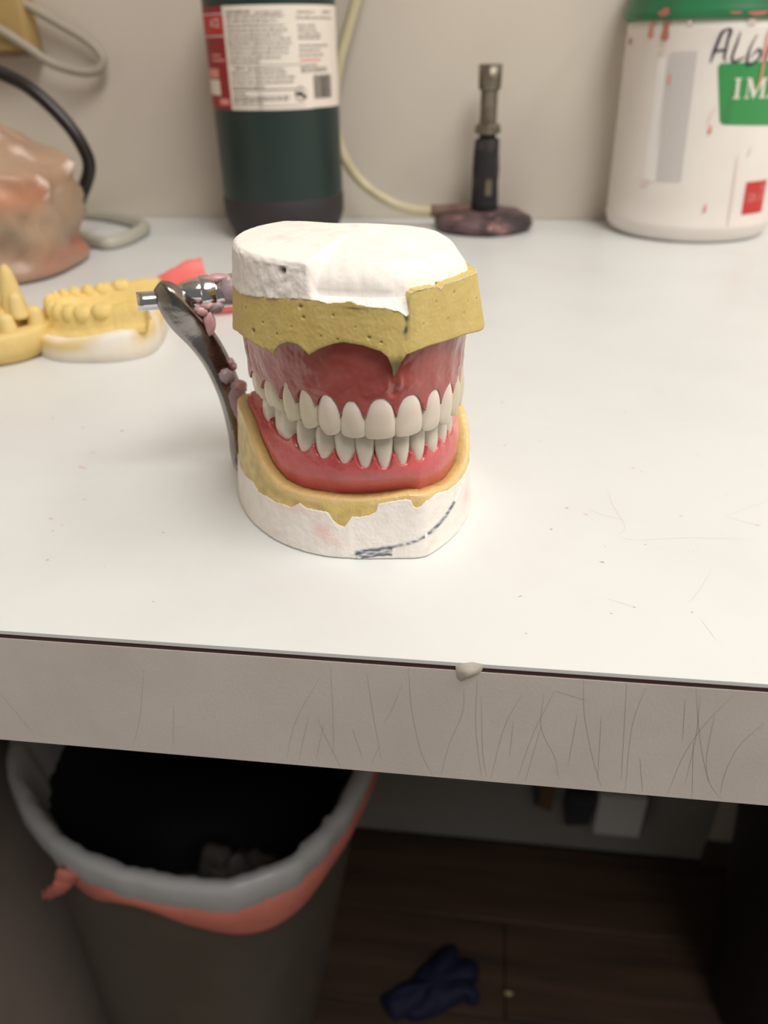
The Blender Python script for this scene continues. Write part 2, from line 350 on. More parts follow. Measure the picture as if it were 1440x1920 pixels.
LN = [[(477, 2456), (483, 2342), (505, 2199), (471, 2140)], [(396, 2299), (447, 2264), (517, 2238)], [(470, 2134), (539, 2122), (691, 2151), (895, 2159)], [(841, 2288), (904, 2340), (1002, 2404)], [(846, 2295), (897, 2264), (944, 2247)], [(723, 1972), (652, 1848), (620, 1807)], [(642, 1741), (663, 1656)], [(401, 1807), (474, 1776)], [(791, 3448), (839, 3307)]]
stuff(ribbons('hairline_scratches', LN, .7, lambda q: (q[0]*1e-4, q[1]*1e-4-YF, .00003), 'hairline', wt))
g = [(-15, -9), (10, 2), (25, 6), (53, 1), (50, -20), (44, -31), (22, -47), (0, -59), (-10, -50), (-13, -30)]
v = [(x*1e-4, -.0011 if 0 < i < 99 else -.0003, z*1e-4) for i, (x, z) in enumerate(g)]
ctr = (.0020, -.0016, -.0024); ring = [(x*1e-4*1.05-.0001, -.00005, z*1e-4*1.08) for x, z in g]; n = len(g)
mesh('glue_blob', ring+[((a[0]+ctr[0])/2, -.0010, (a[2]+ctr[2])/2) for a in v]+[ctr], [(i, (i+1) % n, n+(i+1) % n, n+i) for i in range(n)]+[(n+i, n+(i+1) % n, 2*n) for i in range(n)], 'glue', wt)

# ------------------------------------------------------------------ the mounted dental casts
MX, MY, MA = -.02083, .19036, .4103                 # front midpoint of the dental arch, turned 23.5 degrees
MODEL = dict(loc=(MX, MY, ZC), rz=MA)
def chaikin(P, n=3):
    P = np.array(P, float)
    for _ in range(n):
        Q = np.roll(P, -1, 0); P = np.stack([.75*P+.25*Q, .25*P+.75*Q], 1).reshape(-1, 2)
    return P
def outline(poly, N=720, n=3):
    """closed rounded outline sampled by arc length, s = 0 at the front middle; returns s, u, v, outward normal"""
    P = chaikin(poly, n); P = np.vstack([P, P[:1]])
    L = np.concatenate([[0], np.cumsum(np.hypot(*np.diff(P, axis=0).T))])
    i = np.argmin(np.where(P[:, 1] < 30, abs(P[:, 0]), 1e9)); L0, tot = L[i], L[-1]
    s = (np.arange(N)/N-.5)*tot; q = (s+L0) % tot
    u, v = np.interp(q, L, P[:, 0]), np.interp(q, L, P[:, 1])
    du = np.roll(u, -1)-np.roll(u, 1); dv = np.roll(v, -1)-np.roll(v, 1); n_ = np.hypot(du, dv)
    return s, u, v, dv/n_, -du/n_
UP = [(0, -6.6), (13, 0.4), (25, 7.2), (28.8, 9.9), (30.2, 12.4), (31.2, 20), (31.4, 32), (26, 46), (12, 57), (-6, 62), (-24, 58), (-34, 48), (-38.2, 36), (-37.2, 22), (-30.5, 10.5), (-18, 2)]
LO = [(-40.5, 66), (-41, 50), (-39, 38), (-33.5, 25), (-26, 16), (-19, 10.6), (-11, 7.2), (0, 4), (8, 1.5), (12, 2.6), (23, 10), (34, 23), (39, 38), (40, 58), (30, 70), (-30, 70)]
def curve(pts, s):
    a = np.array(pts, float); return np.interp(s, a[:, 0], a[:, 1])
MM = 1e-3
art = thing('dental_articulator', 'chrome hinge articulator holding white plaster and yellow stone casts, front and centre on the worktop', 'dental model', **MODEL)

# --- upper cast: yellow stone band below, white plaster block above
s, u, v, nu, nv = outline(UP, 900)
UE = [(-130, 66), (-75, 65), (-64, 66), (-58, 68.3), (-51, 69.6), (-44.8, 69.1), (-39.9, 68.4), (-37.5, 67.6), (-35.6, 66.5), (-34.2, 68.2), (-32.6, 69.9), (-30, 71), (-27.3, 70.6), (-25.6, 69.2), (-24.4, 68.1), (-23, 69), (-21.4, 70), (-17.5, 71.6), (-14.9, 72.1), (-10.2, 71.5), (-5.6, 70), (-3.9, 68.4), (-2.9, 66), (-2.2, 63.4), (-1.5, 61.4), (-.8, 63.6), (-.2, 66.6), (1, 68.7), (4, 69.2), (7.8, 69.4), (15.3, 68.9), (22.9, 68.7), (31.4, 67.6), (34, 67.5), (40, 69), (60, 70), (130, 70)]
UB = [(-130, 80.5), (-50, 80), (-37.7, 81.2), (-26.8, 82.1), (-21, 82.1), (-19, 81.4), (-16, 81.7), (-12.9, 82.0), (-9.7, 81.2), (-4.1, 80.6), (-1.2, 80), (.2, 79.2), (1.2, 78.2), (1.9, 78.9), (2.3, 83.8), (4, 84.4), (8, 84.1), (11.5, 83.8), (13.1, 82.8), (14.4, 83.7), (20, 83.5), (27, 83.4), (34, 83.2), (50, 82), (130, 80.5)]
e = curve(UE, s); b = curve(UB, s)
b = b+np.array([.22*nz((x*.8, y*.8, 3), 1)+.12*nz((x*2.7, y*2.7, 5), 1) for x, y in zip(u, v)])
flare = .6+2.6*np.exp(-((s-37)/13)**2)+1.2*np.exp(-((s+50)/25)**2)
rows = []; wx = []; dt = []
pits = [(-42.2, 71.9, .55, .8), (-38.3, 74.8, .3, .4), (-33.5, 72.6, .3, .4), (-29, 75, .25, .3), (-25.5, 77.6, .4, .5), (-26.2, 80.2, .5, .6), (-21, 73.2, .25, .4), (-17.6, 78.6, .35, .35), (-16.6, 72.7, .25, .4), (-8.5, 73.4, .45, .5), (-5.5, 72.3, .3, .5), (6.5, 75.5, .3, .4), (11.5, 80, .25, .3), (16, 74.6, .3, .3), (19, 80.6, .4, .4), (25, 77, .25, .3), (23, 74.4, .3, .3), (-12, 76, .2, .3), (-46, 77, .3, .4)]
NR = 46
def up_stone_pt(z, extra=0.0):
    inset = flare*np.clip((z-e)/np.maximum(b-e, 1), 0, 1.2)+np.clip(68.2-z, 0, 9)*.55
    return u-nu*(inset+extra), v-nv*(inset+extra)
for k, (t, ex) in enumerate([(None, 9), (None, 5.5), (None, 3.2), (None, 1.8), (None, .75), (None, .2)]):
    lift = (4.0, 4.2, 2.6, 1.1, .25, .05)[k]
    z = e+lift; uu, vv = up_stone_pt(e, ex); rows.append(np.column_stack([uu, vv, z])); wx.append(0*s); dt.append(.55*(lift > .3)+0*s)  # recess shade under the overhang is painted into the colour
for t in np.linspace(0, 1, NR):
    z = e+(b+.12-e)*t; dent = np.zeros_like(s)
    for ps, pz, pr, pd in pits:
        d2 = ((s-ps)**2+(z-pz)**2)/pr**2; dent += pd*1.25*np.exp(-d2*1.2)
    rough = np.array([.10*nz((x*.35, zz*.35, 9), 1)+.05*nz((x*1.1, zz*1.1, 2), 1) for x, zz in zip(s, z)])
    uu, vv = up_stone_pt(z, dent-rough)
    rows.append(np.column_stack([uu, vv, z])); wx.append(0*s)
    stain = np.exp(-((s-1.1-.25*np.sin(z))/.6)**2)*smooth01((z-71.5)/3)*smooth01((81.0-z)/1.0)*(.85+.35*np.sin(z*2.2))
    stain = stain+.8*np.exp(-((s+12-.25*(z-80))/2.6)**2-((z-80.6+.04*(s+12))/.28)**2)
    stain = stain+np.clip(1-(z-e)/1.1, 0, 1)*np.where((s > -38) & (s < 1), .45, .12)
    stain = np.maximum(stain, .75*smooth01((68-z)/2)*(s > -5)*(s < 1))
    dt.append(np.clip(stain, 0, 1)+dent*.7)  # pits darken with their depth; lower edge and frenum tip are darker too
uu, vv = up_stone_pt(b, 4); rows.append(np.column_stack([uu, vv, b+.12])); wx.append(0*s); dt.append(0*s)
loft('upper_stone_cast', [r*MM for r in rows], 'stone', art, attrs={'wax': wx, 'dirt_shade': dt})
rows = []; dt = []
topz = 90.6-0.0*s
sn_u, sn_v = (u+2)/np.hypot(u+2, v-30), (v-30)/np.hypot(u+2, v-30)          # radial inset: never folds at the corners
cut = smooth01((s+105)/12)*smooth01((-22-s)/3)                        # the sliced face at the left front keeps a sharp upper edge
rad = 7.5-5.6*cut+1.5*smooth01((s-4)/10)*smooth01((40-s)/10)
inb = flare-.05
def up_plaster(t_in, z): return np.column_stack([u-sn_u*t_in, v-sn_v*t_in, z])
pp = [(-4.0, 1.5, .0), (-.05, .0, 0)]
rows.append(up_plaster(inb+4, b-.3)); dt.append(0*s)
top = 90.3+.9*cut-.9*smooth01((s-5)/15)*smooth01((60-s)/20)
for t in np.linspace(0, 1, 26):
    z = b+(top-rad-b)*t
    chip = .12*np.exp(-((s+12)/9)**2)*smooth01((84.2-z)/1.5)*smooth01((z-79)/1)
    rg = np.array([(.14+.10*(x < -22)+.22*math.exp(-((x+33)/5)**2))*nz((pu*.45, pv*.45, zz*.45), 1)+.10*nz((pu*1.5, pv*1.5, zz*1.5), 1) for x, pu, pv, zz in zip(s, u, v, z)])
    hole = 1.5*np.exp(-(((s+31.6)/.9)**2+((z-88.4)/.8)**2))+.5*np.exp(-(((s+41)/.8)**2+((z-91)/.6)**2))
    ridge = .5*np.exp(-(((s+1.0)*.8+(z-86.5)*.55)/.28)**2)*smooth01((z-83)/2)*smooth01((90-z)/2)
    ti = inb-.1+t*2.2*(1-.5*cut)+hole-rg+chip-ridge*.12
    rows.append(up_plaster(ti, z)); dt.append(np.clip(hole*.8+ridge*.12, 0, 1))  # colour goes darker inside the holes and along the ridge
base_in = inb-.1+2.2*(1-.5*cut)
for a in np.linspace(.12, 1, 12):
    an = a*math.pi/2
    rg = np.array([.25*nz((pu*.35, pv*.35, a*3), 1) for pu, pv in zip(u, v)])
    rows.append(up_plaster(base_in+rad*(1-math.cos(an))-rg, top-rad+rad*math.sin(an))); dt.append(0*s)
tu, tv = rows[-1][:, 0].copy(), rows[-1][:, 1].copy(); tz = rows[-1][:, 2].copy()
for q in (.9, .78, .64, .48, .3, .14):
    uu, vv = 0+tu*q, 32+(tv-32)*q
    zz = tz+(92.9-tz)*(1-q*q)**1.2+np.array([.45*nz((a*.07, c_*.07, 1), 1)+.18*nz((a*.3, c_*.3, 2), 1) for a, c_ in zip(uu, vv)])
    rows.append(np.column_stack([uu, vv, zz])); dt.append(0*s)
zero = [0*s for _ in rows]
loft('upper_plaster_mount', [r*MM for r in rows], 'plaster', art, attrs={'tint': zero, 'blue': zero, 'dirt_shade': dt})

# --- lower cast: white plaster base, yellow stone rim
s, u, v, nu, nv = outline(LO, 900)
LR = [(-130, 35), (-66, 35.5), (-60, 34), (-57, 31.5), (-54, 29.4), (-50.7, 28), (-45.8, 24.8), (-38.1, 21.9), (-31.5, 21), (-23.5, 21.2), (-12, 21), (-4.2, 21.4), (4.4, 22.6), (13.4, 21.9), (20, 20.6), (26, 20.0), (36, 21), (40.4, 24), (46, 28), (52, 32), (60, 34), (130, 35)]
LB = [(-130, 15), (-62.4, 14.5), (-53.9, 15.8), (-50.2, 14), (-48, 14.2), (-45, 14.9), (-40, 14.7), (-37, 15.3), (-33, 15.2), (-29.6, 17.6), (-27, 16.4), (-24.7, 16.6), (-20, 16.2), (-18.6, 13.6), (-17.8, 12.9), (-16.5, 11.9), (-15.1, 11.7), (-14, 13.2), (-12.7, 15), (-7.8, 15.5), (-5.3, 16.8), (-4.7, 19.6), (-1, 20.3), (3.5, 20.9), (5.0, 20.6), (5.8, 18.6), (6.8, 18.0), (7.8, 18.2), (10, 19.6), (13, 20), (15.7, 20.4), (21, 18.8), (27.9, 18.3), (35.5, 18.8), (45, 19), (130, 15)]
r = curve(LR, s); b = np.minimum(curve(LB, s), r-.9)
b = b+np.array([.25*nz((x*1.1, y*1.1, 1), 1)+.15*nz((x*3.1, y*3.1, 1), 1) for x, y in zip(u, v)])
def lo_in(z): return (.4+1.6*smooth01((abs(s)-35)/25))*np.clip(z/22, 0, 1.6)+.3
rows = []; tint = []; blue = []; dirt_shade = []
rows.append(np.column_stack([u-nu*3, v-nv*3, 0*s])); tint.append(0*s); blue.append(0*s); dirt_shade.append(0*s)
bl_line = curve([(-130, 1), (-12.5, 2.4), (-9, 3.4), (-4, 4.2), (0, 4.6), (5, 6.0), (11, 8.2), (17, 9.6), (24, 12.6), (29, 15), (130, 16)], s)
for t in np.linspace(0, 1, 60):
    z = .15+(b-.15)*t
    rg = np.array([.12*nz((x*.4, zz*.4, 14), 1)+.07*nz((x*1.4, zz*1.4, 18), 1) for x, zz in zip(s, z)])
    ledge = .9*smooth01((bl_line-z+.3)/.6)*smooth01((s+14)/2)*smooth01((32-s)/5)     # the ground flat under the pencil line stands proud
    ledge -= .9*smooth01((s+14)/2)*smooth01((32-s)/5)*.4
    edge = .8*np.clip((.9-z)/.9, 0, 1)**2
    rows.append(np.column_stack([u-nu*(lo_in(z)+edge-rg-ledge*.5), v-nv*(lo_in(z)+edge-rg-ledge*.5), z]))
    tint.append(.75*np.exp(-((s+22)/3.2)**2-((z-9.5)/3.0)**2)+.35*np.exp(-((s+18)/3)**2-((z-6)/1.5)**2)+.6*np.exp(-((s-35)/3)**2-((z-10)/3)**2)+.35*np.exp(-((s+33)/9)**2)*np.clip((z-13)/2, 0, 1))
    n2 = np.array([nz((x*.5, zz*1.8, 33), 1) for x, zz in zip(s, z)])
    bb = np.exp(-((z-bl_line)/.42)**2)*np.where((s > -12.5) & (s < 9.6), 1, 0)*np.clip(.9+n2, 0, 1)
    bb = bb+np.exp(-((z-bl_line)/.6)**2)*np.where((s > 10.6) & (s < 25), 1, 0)*np.clip(.9+n2, 0, 1)
    bb = bb+np.where((s > -12) & (s < -.8) & (z < bl_line) & (z > bl_line-2.3-.08*(s+12)), np.clip(.62+1.0*n2, 0, 1)*.85, 0)
    bb = bb+np.exp(-((z-bl_line+2.4)/.28)**2)*np.where((s > -10.5) & (s < -1), .9, 0)
    blue.append(np.clip(bb, 0, 1)); dirt_shade.append(np.clip((.35-z)/.35, 0, 1)*.6)  # plaster goes darker towards its foot
rows.append(np.column_stack([u-nu*(lo_in(b)+1.2), v-nv*(lo_in(b)+1.2), b+.05])); tint.append(tint[-1]); blue.append(0*s); dirt_shade.append(0*s)
loft('lower_plaster_mount', [q*MM for q in rows], 'plaster', art, attrs={'tint': tint, 'blue': blue, 'dirt_shade': dirt_shade})
rows = []; wx = []; dt = []
zb = b-1.2
def lo_stone(ins, z, w_, d_):
    rows.append(np.column_stack([u-nu*ins, v-nv*ins, z])); wx.append(w_); dt.append(d_)
lo_stone(lo_in(zb)+2.5, zb, 0*s, 0*s)
for t in np.linspace(0, 1, 34):
    z = zb+(r-1.0-zb)*t
    rg = np.array([.18*nz((x*.3, zz*.4, 24), 1)+.08*nz((x*1.2, zz*1.2, 28), 1) for x, zz in zip(s, z)])
    n2 = np.array([nz((x*.25, zz*.3, 41), 1) for x, zz in zip(s, z)])
    top_ = smooth01((z-(r-3.2))/2)
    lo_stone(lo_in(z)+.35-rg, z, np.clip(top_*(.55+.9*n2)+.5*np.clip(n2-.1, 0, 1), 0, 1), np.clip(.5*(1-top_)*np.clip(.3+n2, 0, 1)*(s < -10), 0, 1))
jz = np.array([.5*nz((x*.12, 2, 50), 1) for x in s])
for ins, dz, wv, dv_ in ((.35, -.45, .6, 0), (.75, -.12, .7, 0), (1.3, .02, .7, 0), (2.0, .05, .5, .1), (2.8, .05, .3, .25), (3.6, -.15, .25, .3), (4.4, -.25, .2, .7), (5.4, -.5, .2, .8), (7, -2.2, 0, .6), (11, -3, 0, .3)):  # last value paints crevice shade where the gum meets the rim
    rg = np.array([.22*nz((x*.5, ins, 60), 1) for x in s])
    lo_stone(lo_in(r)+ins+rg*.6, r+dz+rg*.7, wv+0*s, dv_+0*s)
tu, tv, tz = (rows[-1][:, i].copy() for i in range(3))
for q in (.7, .35): rows.append(np.column_stack([tu*q, 38+(tv-38)*q, tz*q+24*(1-q)])); wx.append(0*s); dt.append(0*s)
loft('lower_stone_cast', [q*MM for q in rows], 'lower_stone', art, attrs={'wax': wx, 'dirt_shade': dt})

# --- chrome hinge behind the casts
V = 80
mm = lambda P: np.array(P, float)*MM
sweep('hinge_pin', mm([(-63, V, 65.2), (-56, V, 65.1), (-40, V, 65.3)]), 3.0*MM, 'chrome', art, nseg=28, n=3, side=(0, 1, 0))
sweep('hinge_barrel', mm([(-50, V, 66), (-47.5, V, 66.4), (-44, V, 66.6), (-41.6, V, 66.4)]), mm([2.4, 3.6, 4.3, 4.4]), 'chrome', art, nseg=28, side=(0, 1, 0))
sweep('hinge_collar', mm([(-42.6, V, 66), (-42.4, V, 66), (-38.2, V, 65.8), (-38, V, 65.8)]), mm([4.5, 5.6, 5.5, 4.8]), 'chrome', art, nseg=32, n=3, side=(0, 1, 0))
sweep('upper_arm', mm([(-39, V, 65.4), (-33, V, 66), (-26, V, 66.6), (-18, V-3, 68), (-10, 72, 71), (-6, 60, 76)]), mm([4.6, 5.2, 5.8, 5.6, 5, 4.4]), 'chrome', art, nseg=28, side=(0, 1, 0))
sweep('lower_arm', mm([(-55.6, 78.5, 70.2), (-53.2, 77, 67.2), (-49.9, 76.8, 60.4), (-44.6, 77.2, 51.7), (-40.4, 76.6, 42.6), (-37.3, 74.6, 31.0), (-36.0, 72.8, 18.7), (-36.2, 72, 10), (-35.5, 69.5, 5.5), (-30, 64, 5)]),
      mm([2.2, 4.4, 5.3, 4.9, 4.5, 4.4, 4.4, 4.3, 4, 4]), 'tarnished_chrome', art, rb=mm([1.6, 3.0, 3.4, 2.9, 2.5, 2.4, 2.3, 2.2, 2.2, 2.2]), nseg=32, power=3.6, twist=[.9, .85, .6, .15, -.15, -.2, -.2, -.2, -.1, 0], side=(1, 0, 0), n=10)
sweep('hinge_pin_end', mm([(-26, V, 66.4), (8, V, 66), (16, V, 66)]), 3.0*MM, 'chrome', art, nseg=20, n=3, side=(0, 1, 0))
sweep('lower_arm', mm([(12, V, 67), (13, V, 52), (15, V, 30), (16, V-1, 10), (14, 72, 6), (10, 64, 6)]), mm([4, 4.5, 4.3, 4, 4, 4]), 'tarnished_chrome', art, rb=2.4*MM, nseg=20, power=3, side=(1, 0, 0))
for i, (a, z_, rx, rz_, mt, dv) in enumerate([(-41.6, 56.0, 2.2, 4.4, 'wax', -4), (-43.6, 60.4, 2.4, 1.8, 'wax', -4.2), (-41.0, 62.0, 2.6, 1.3, 'wax', -4), (-36.0, 41.6, 1.3, 1.3, 'wax', -3), (-35.2, 40.2, 1.2, 1.4, 'wax', -3.4), (-38.6, 37.0, 2.7, 2.7, 'lilac_wax', -6.2), (-34.6, 32.8, 2.9, 2.7, 'wax', -6.8), (-35.4, 25.0, 3.9, 9.0, 'lilac_wax', -7.4), (-34.6, 13, 3.4, 7, 'lilac_wax', -8.4), (-33.2, 66, 3.0, 4.6, 'lilac_wax', -4), (-37, 70.4, 4.6, 1.3, 'wax', -1), (-39, 61.4, 3.4, 2.4, 'lilac_wax', -3.4)]):
    blob('wax_lump', (a*MM, (V+dv)*MM, (z_-.27*dv)*MM), rx*MM, 2.2*MM, rz_*MM, mt, art, .35, 2.2, 16, i)

# ------------------------------------------------------------------ dentures
class Arch:
    def __init__(s, a, b, v0):
        t = np.linspace(0, np.pi/2, 300); t2 = np.linspace(0, 1, 60)[1:]
        s.u = np.concatenate([a*np.sin(t), a+0*t2]); s.v = np.concatenate([b*(1-np.cos(t)), b+20*t2])+v0
        s.L = np.concatenate([[0], np.cumsum(np.hypot(np.diff(s.u), np.diff(s.v)))])
    def at(s, q):
        q = np.asarray(q, float); return np.interp(abs(q), s.L, s.u)*np.sign(q), np.interp(abs(q), s.L, s.v)
    def frame(s, q):
        u, v = s.at(q); u1, v1 = s.at(q+.4); u0, v0 = s.at(q-.4); du, dv = u1-u0, v1-v0; n = np.hypot(du, dv)
        return u, v, du/n, dv/n, dv/n, -du/n            # point, tangent, outward normal
AU, AL = Arch(34.06, 52.6, 0), Arch(31.5, 50, 3.6)

def tooth(name, arch, sc, w, zi, zn, m, parent, kind='incisor', lower=False, out=0, lean=0, tip=0, spin=0, seed=0, root=2.0):
    """one crown: zi = biting edge height, zn = where it enters the gum; sections are superellipses lofted along the height"""
    h = abs(zn-zi); sg = 1 if zn > zi else -1
    rr = np.concatenate([np.linspace(0, .12, 6), np.linspace(.2, .92, 11), [1.0, 1+root/h]])
    P = {'incisor': ([0, .05, .12, .35, .6, .8, .92, 1, 1.3], [.42, .475, .495, .5, .465, .40, .33, .27, .2], 1.3, 4.6),
         'canine': ([0, .05, .12, .35, .6, .8, .92, 1, 1.3], [.28, .38, .45, .5, .46, .38, .31, .25, .2], 1.8, 5.2),
         'premolar': ([0, .05, .12, .35, .6, .8, .92, 1, 1.3], [.34, .42, .46, .5, .46, .40, .34, .28, .22], 5.0, 7.0),
         'molar': ([0, .05, .12, .35, .6, .8, .92, 1, 1.3], [.42, .46, .485, .5, .48, .45, .41, .36, .3], 7.0, 8.5),
         'peg': ([0, .06, .14, .35, .6, .8, .92, 1, 1.3], [.44, .48, .49, .49, .46, .41, .36, .30, .2], 1.3, 4.4)}[kind]
    n = 36; a = np.linspace(0, 2*np.pi, n, endpoint=False); pw = 2.3
    ca = np.sign(np.cos(a))*abs(np.cos(a))**(2/pw); sa = np.sign(np.sin(a))*abs(np.sin(a))**(2/pw)
    u, v, tu, tv, nu, nv = arch.frame(np.array(sc)); rows = []; nk = []; tp = []
    for r_ in rr:
        hw = w*np.interp(r_, *P[:2])*(1.0+(.16*smooth01((r_-.5)/.3) if lower and kind != 'peg' else 0)); d = np.interp(r_, [0, .5, 1], [P[2], (P[2]+P[3])*.5+.5, P[3]])
        lab = -.55*math.sin(min(r_, 1)*math.pi*.8)+.55*max(0, r_-.75)*2.2+.35*(1-r_)**3   # labial face bulges, tucks in at the neck
        x = ca*hw
        groove = 0
        if kind == 'molar': groove = .55*np.exp(-(x/(w*.09))**2)*(1-.6*r_)
        if kind in ('canine', 'premolar'): groove = -.45*np.exp(-(x/(w*.2))**2)*(1-.4*r_)
        y = lab+d/2-sa*d/2+np.where(sa > 0, groove, 0)
        y = y+.35*(x/(w*.5))**2                                      # the face curves round to its sides
        edge = max(0, 1-r_/.32)
        xr = x/(w*.5)
        if kind == 'molar': dz = .55*np.cos(xr*math.pi*1.0)*.9*edge+.5*xr*xr*edge
        else: dz = tip*xr*xr*edge+.12*xr*xr*edge
        z = zi+sg*(r_*h+dz)
        x2 = x*math.cos(spin)-y*math.sin(spin); y2 = x*math.sin(spin)+y*math.cos(spin)
        off = -y2+out+lean*(1-r_)
        rows.append(np.column_stack([u+tu*x2+nu*off, v+tv*x2+nv*off, z])*MM)
        nk.append(np.full(n, float(smooth01((r_-.45)/.5)))); tp.append(np.full(n, float(smooth01((.3-r_)/.3))))
    # round off the biting edge
    c0 = rows[0].mean(0); e0 = c0+(rows[0]-c0)*.72; e0[:, 2] -= sg*.22*MM
    rows = [e0]+rows; nk = [nk[0]]+nk; tp = [tp[0]]+tp
    return loft(name, rows, m, parent, attrs={'neck': nk, 'tip': tp}, flip=(sg < 0))

ud = thing('upper_denture', 'red upper denture with its row of long cream teeth, under the yellow cast', 'denture', **MODEL)
ld = thing('lower_denture', 'pink lower denture with tapering cream teeth, seated on the lower stone rim', 'denture', **MODEL)
UT = [(-53.6, 10.2, 44.9, 52.9, 'molar', 0), (-43.3, 10.9, 44.6, 53.4, 'molar', 0), (-34.1, 7.6, 44.2, 54.4, 'premolar', .9), (-26.8, 7.7, 43.9, 55.3, 'premolar', 1.3), (-19.4, 7.5, 43.6, 55.4, 'canine', .8), (-12.1, 6.9, 43.6, 54.7, 'incisor', .35), (-4.3, 8.3, 43.4, 55.6, 'incisor', 0),
      (4.3, 8.4, 43.2, 55.3, 'incisor', .1), (12.6, 7.3, 42.6, 54.6, 'incisor', .25), (20.2, 7.5, 41.6, 53.6, 'canine', .8), (27.6, 7.3, 41.3, 52.8, 'premolar', 1.2), (35, 7.2, 41.3, 52.6, 'premolar', .9), (44, 10.6, 41.4, 52, 'molar', 0), (54, 10, 41.8, 51.6, 'molar', 0)]
LT = [(-51.2, 9.8, 43.6, 35.4, 'molar', 0), (-39.8, 13.2, 43.6, 34.4, 'molar', 0), (-29.2, 8.0, 43.6, 33.6, 'premolar', .9), (-21.2, 7.2, 43.6, 33.8, 'premolar', .9), (-14.2, 6.4, 44.2, 33.6, 'canine', .8), (-8.2, 5.4, 44.6, 32.6, 'peg', 0), (-2.5, 5.2, 44.6, 32.2, 'peg', 0), (3.2, 5.0, 44.4, 32.4, 'peg', 0), (9.1, 5.4, 44, 32.0, 'peg', 0), (15.8, 6.4, 43.4, 32.2, 'canine', .8), (22.8, 6.6, 42.5, 32.2, 'premolar', .9), (30.2, 6.9, 41.5, 31.6, 'premolar', .9), (40, 11.5, 41, 31.8, 'molar', 0), (51, 10, 40.8, 32.5, 'molar', 0)]
for i, (sc, w_, zi, zn, k, tp) in enumerate(UT):
    tooth('tooth', AU, sc, w_*1.05, zi, zn, 'tooth' if k in ('incisor', 'canine') else 'back_tooth', ud, k, tip=tp, spin=random.uniform(-.05, .05), seed=i)
for i, (sc, w_, zi, zn, k, tp) in enumerate(LT):
    tooth('tooth', AL, sc, w_*1.04, zi, zn, 'lower_tooth', ld, k, True, tip=tp, spin=random.uniform(-.06, .06), seed=i+30, out=-.1)

def gumline(T, s, sg, depth):
    """height of the scalloped gum edge along the arch: arches over each tooth neck, points down (or up) between"""
    best = np.full(len(s), np.nan)
    for sc, w_, zi, zn, k, tp in T:
        x = np.abs(s-sc)/(w_*.5); ins = x <= 1.0
        d = depth*(1.25 if k in ('incisor', 'peg') else .85)
        val = zn-sg*.9-sg*d*np.clip(x, 0, 1)**(2.6 if sg > 0 else 3.4)
        best = np.where(ins & (np.isnan(best) | (sg*val < sg*best)), val, best)
    ok = ~np.isnan(best); return np.interp(s, s[ok], best[ok])
# upper gum
s = np.linspace(-60, 60, 480); g = gumline(UT, s, 1, 4.6); u, v, tu, tv, nu, nv = AU.frame(s)
bulge = np.zeros_like(s)
for sc, w_, *_ in UT: bulge += .35*np.exp(-((s-sc)/(w_*.32))**2)
rows = []; fr = []
zl = np.concatenate([np.linspace(75, 60, 26), np.linspace(59.5, 46.5, 44)])
ztop_ = 75-8*smooth01((abs(s)-33)/8)                 # behind the cast corners the flange is lower
for z0 in zl:
    z = np.where(z0 > 60, 60+(z0-60)*(ztop_-60)/15, z0)
    over = smooth01((z-g)/.9)                         # 1 where there is gum in front of the teeth
    base = -.55+.55*over+np.clip((z-56)/14, 0, 1.3)*1.3
    base = base-(1-over)*2.6+bulge*over*np.exp(-((z-57)/3)**2)
    fren = np.exp(-((s+.8)/1.0)**2)*smooth01((z-55)/2)
    nn = np.array([.35*nz((x*.16, zq*.2, 70), 1)+.10*nz((x*.6, zq*.7, 71), 1) for x, zq in zip(s, z)])
    off = base+nn*over-.9*fren*smooth01((60-z)/4)+.5*np.exp(-((abs(s+.8)-1.6)/.7)**2)*smooth01((z-57)/2)*smooth01((63-z)/3)
    rows.append(np.column_stack([u+nu*off, v+nv*off, z]))
    fr.append(np.clip(.9*smooth01((s-36)/8)+.15*smooth01((-46-s)/6)*np.clip(nn*2, 0, 1)+.4*np.clip(nn*2, 0, 1)*np.exp(-((z-60)/4)**2), 0, 1))
for z, d in ((46.5, 5), (47.5, 9), (60, 14), (75, 12)):
    rows.append(np.column_stack([u-nu*d, v-nv*d, np.minimum(z, ztop_)])); fr.append(0*s)
rows.append(rows[0].copy()); fr.append(fr[0])
def sheet(name, rows, m, parent, attrs):
    """open-ended swept body: rows run along the arch, both ends are capped"""
    nr, nc = len(rows), len(rows[0]); vv = [p for r_ in rows for p in r_]; f = grid_faces(nr, nc, False)
    f.append(tuple(i*nc for i in range(nr-1))[::-1]); f.append(tuple(i*nc+nc-1 for i in range(nr-1)))
    return mesh(name, vv, f, m, parent, True, {k: np.ravel(a) for k, a in attrs.items()})
sheet('gum_base', [r_*MM for r_ in rows], 'upper_gum', ud, {'frost': fr})
# lower gum: from the tooth necks out and down to the stone rim
s = np.linspace(-70, 66, 500); g = gumline(LT, s, -1, 3.6); u, v, tu, tv, nu, nv = AL.frame(s)
so, uo, vo, nuo, nvo = outline(LO, 900)
ro = curve(LR, so); ang_o = np.arctan2(uo, 36-vo); ang = np.arctan2(u, 36-v); order = np.argsort(ang_o)
lin = (.4+1.6*smooth01((abs(so)-35)/25))*np.clip(ro/22, 0, 1.6)+.3
ju, jv, jz_ = uo-nuo*(lin+4.4), vo-nvo*(lin+4.4), ro-.35
J = [np.interp(ang, ang_o[order], q[order]) for q in (ju, jv, jz_)]
J[2] = J[2]+np.array([.25*nz((x*.3, 1, 80), 1) for x in s])
rows = []; fr = []
def lg(off, z, d=0): rows.append(np.column_stack([u+nu*off, v+nv*off, z+0*s])); fr.append(0*s)
lg(-8, 28); lg(-8.5, 38); lg(-4, 40.5)
zt = np.linspace(41, 0, 60)
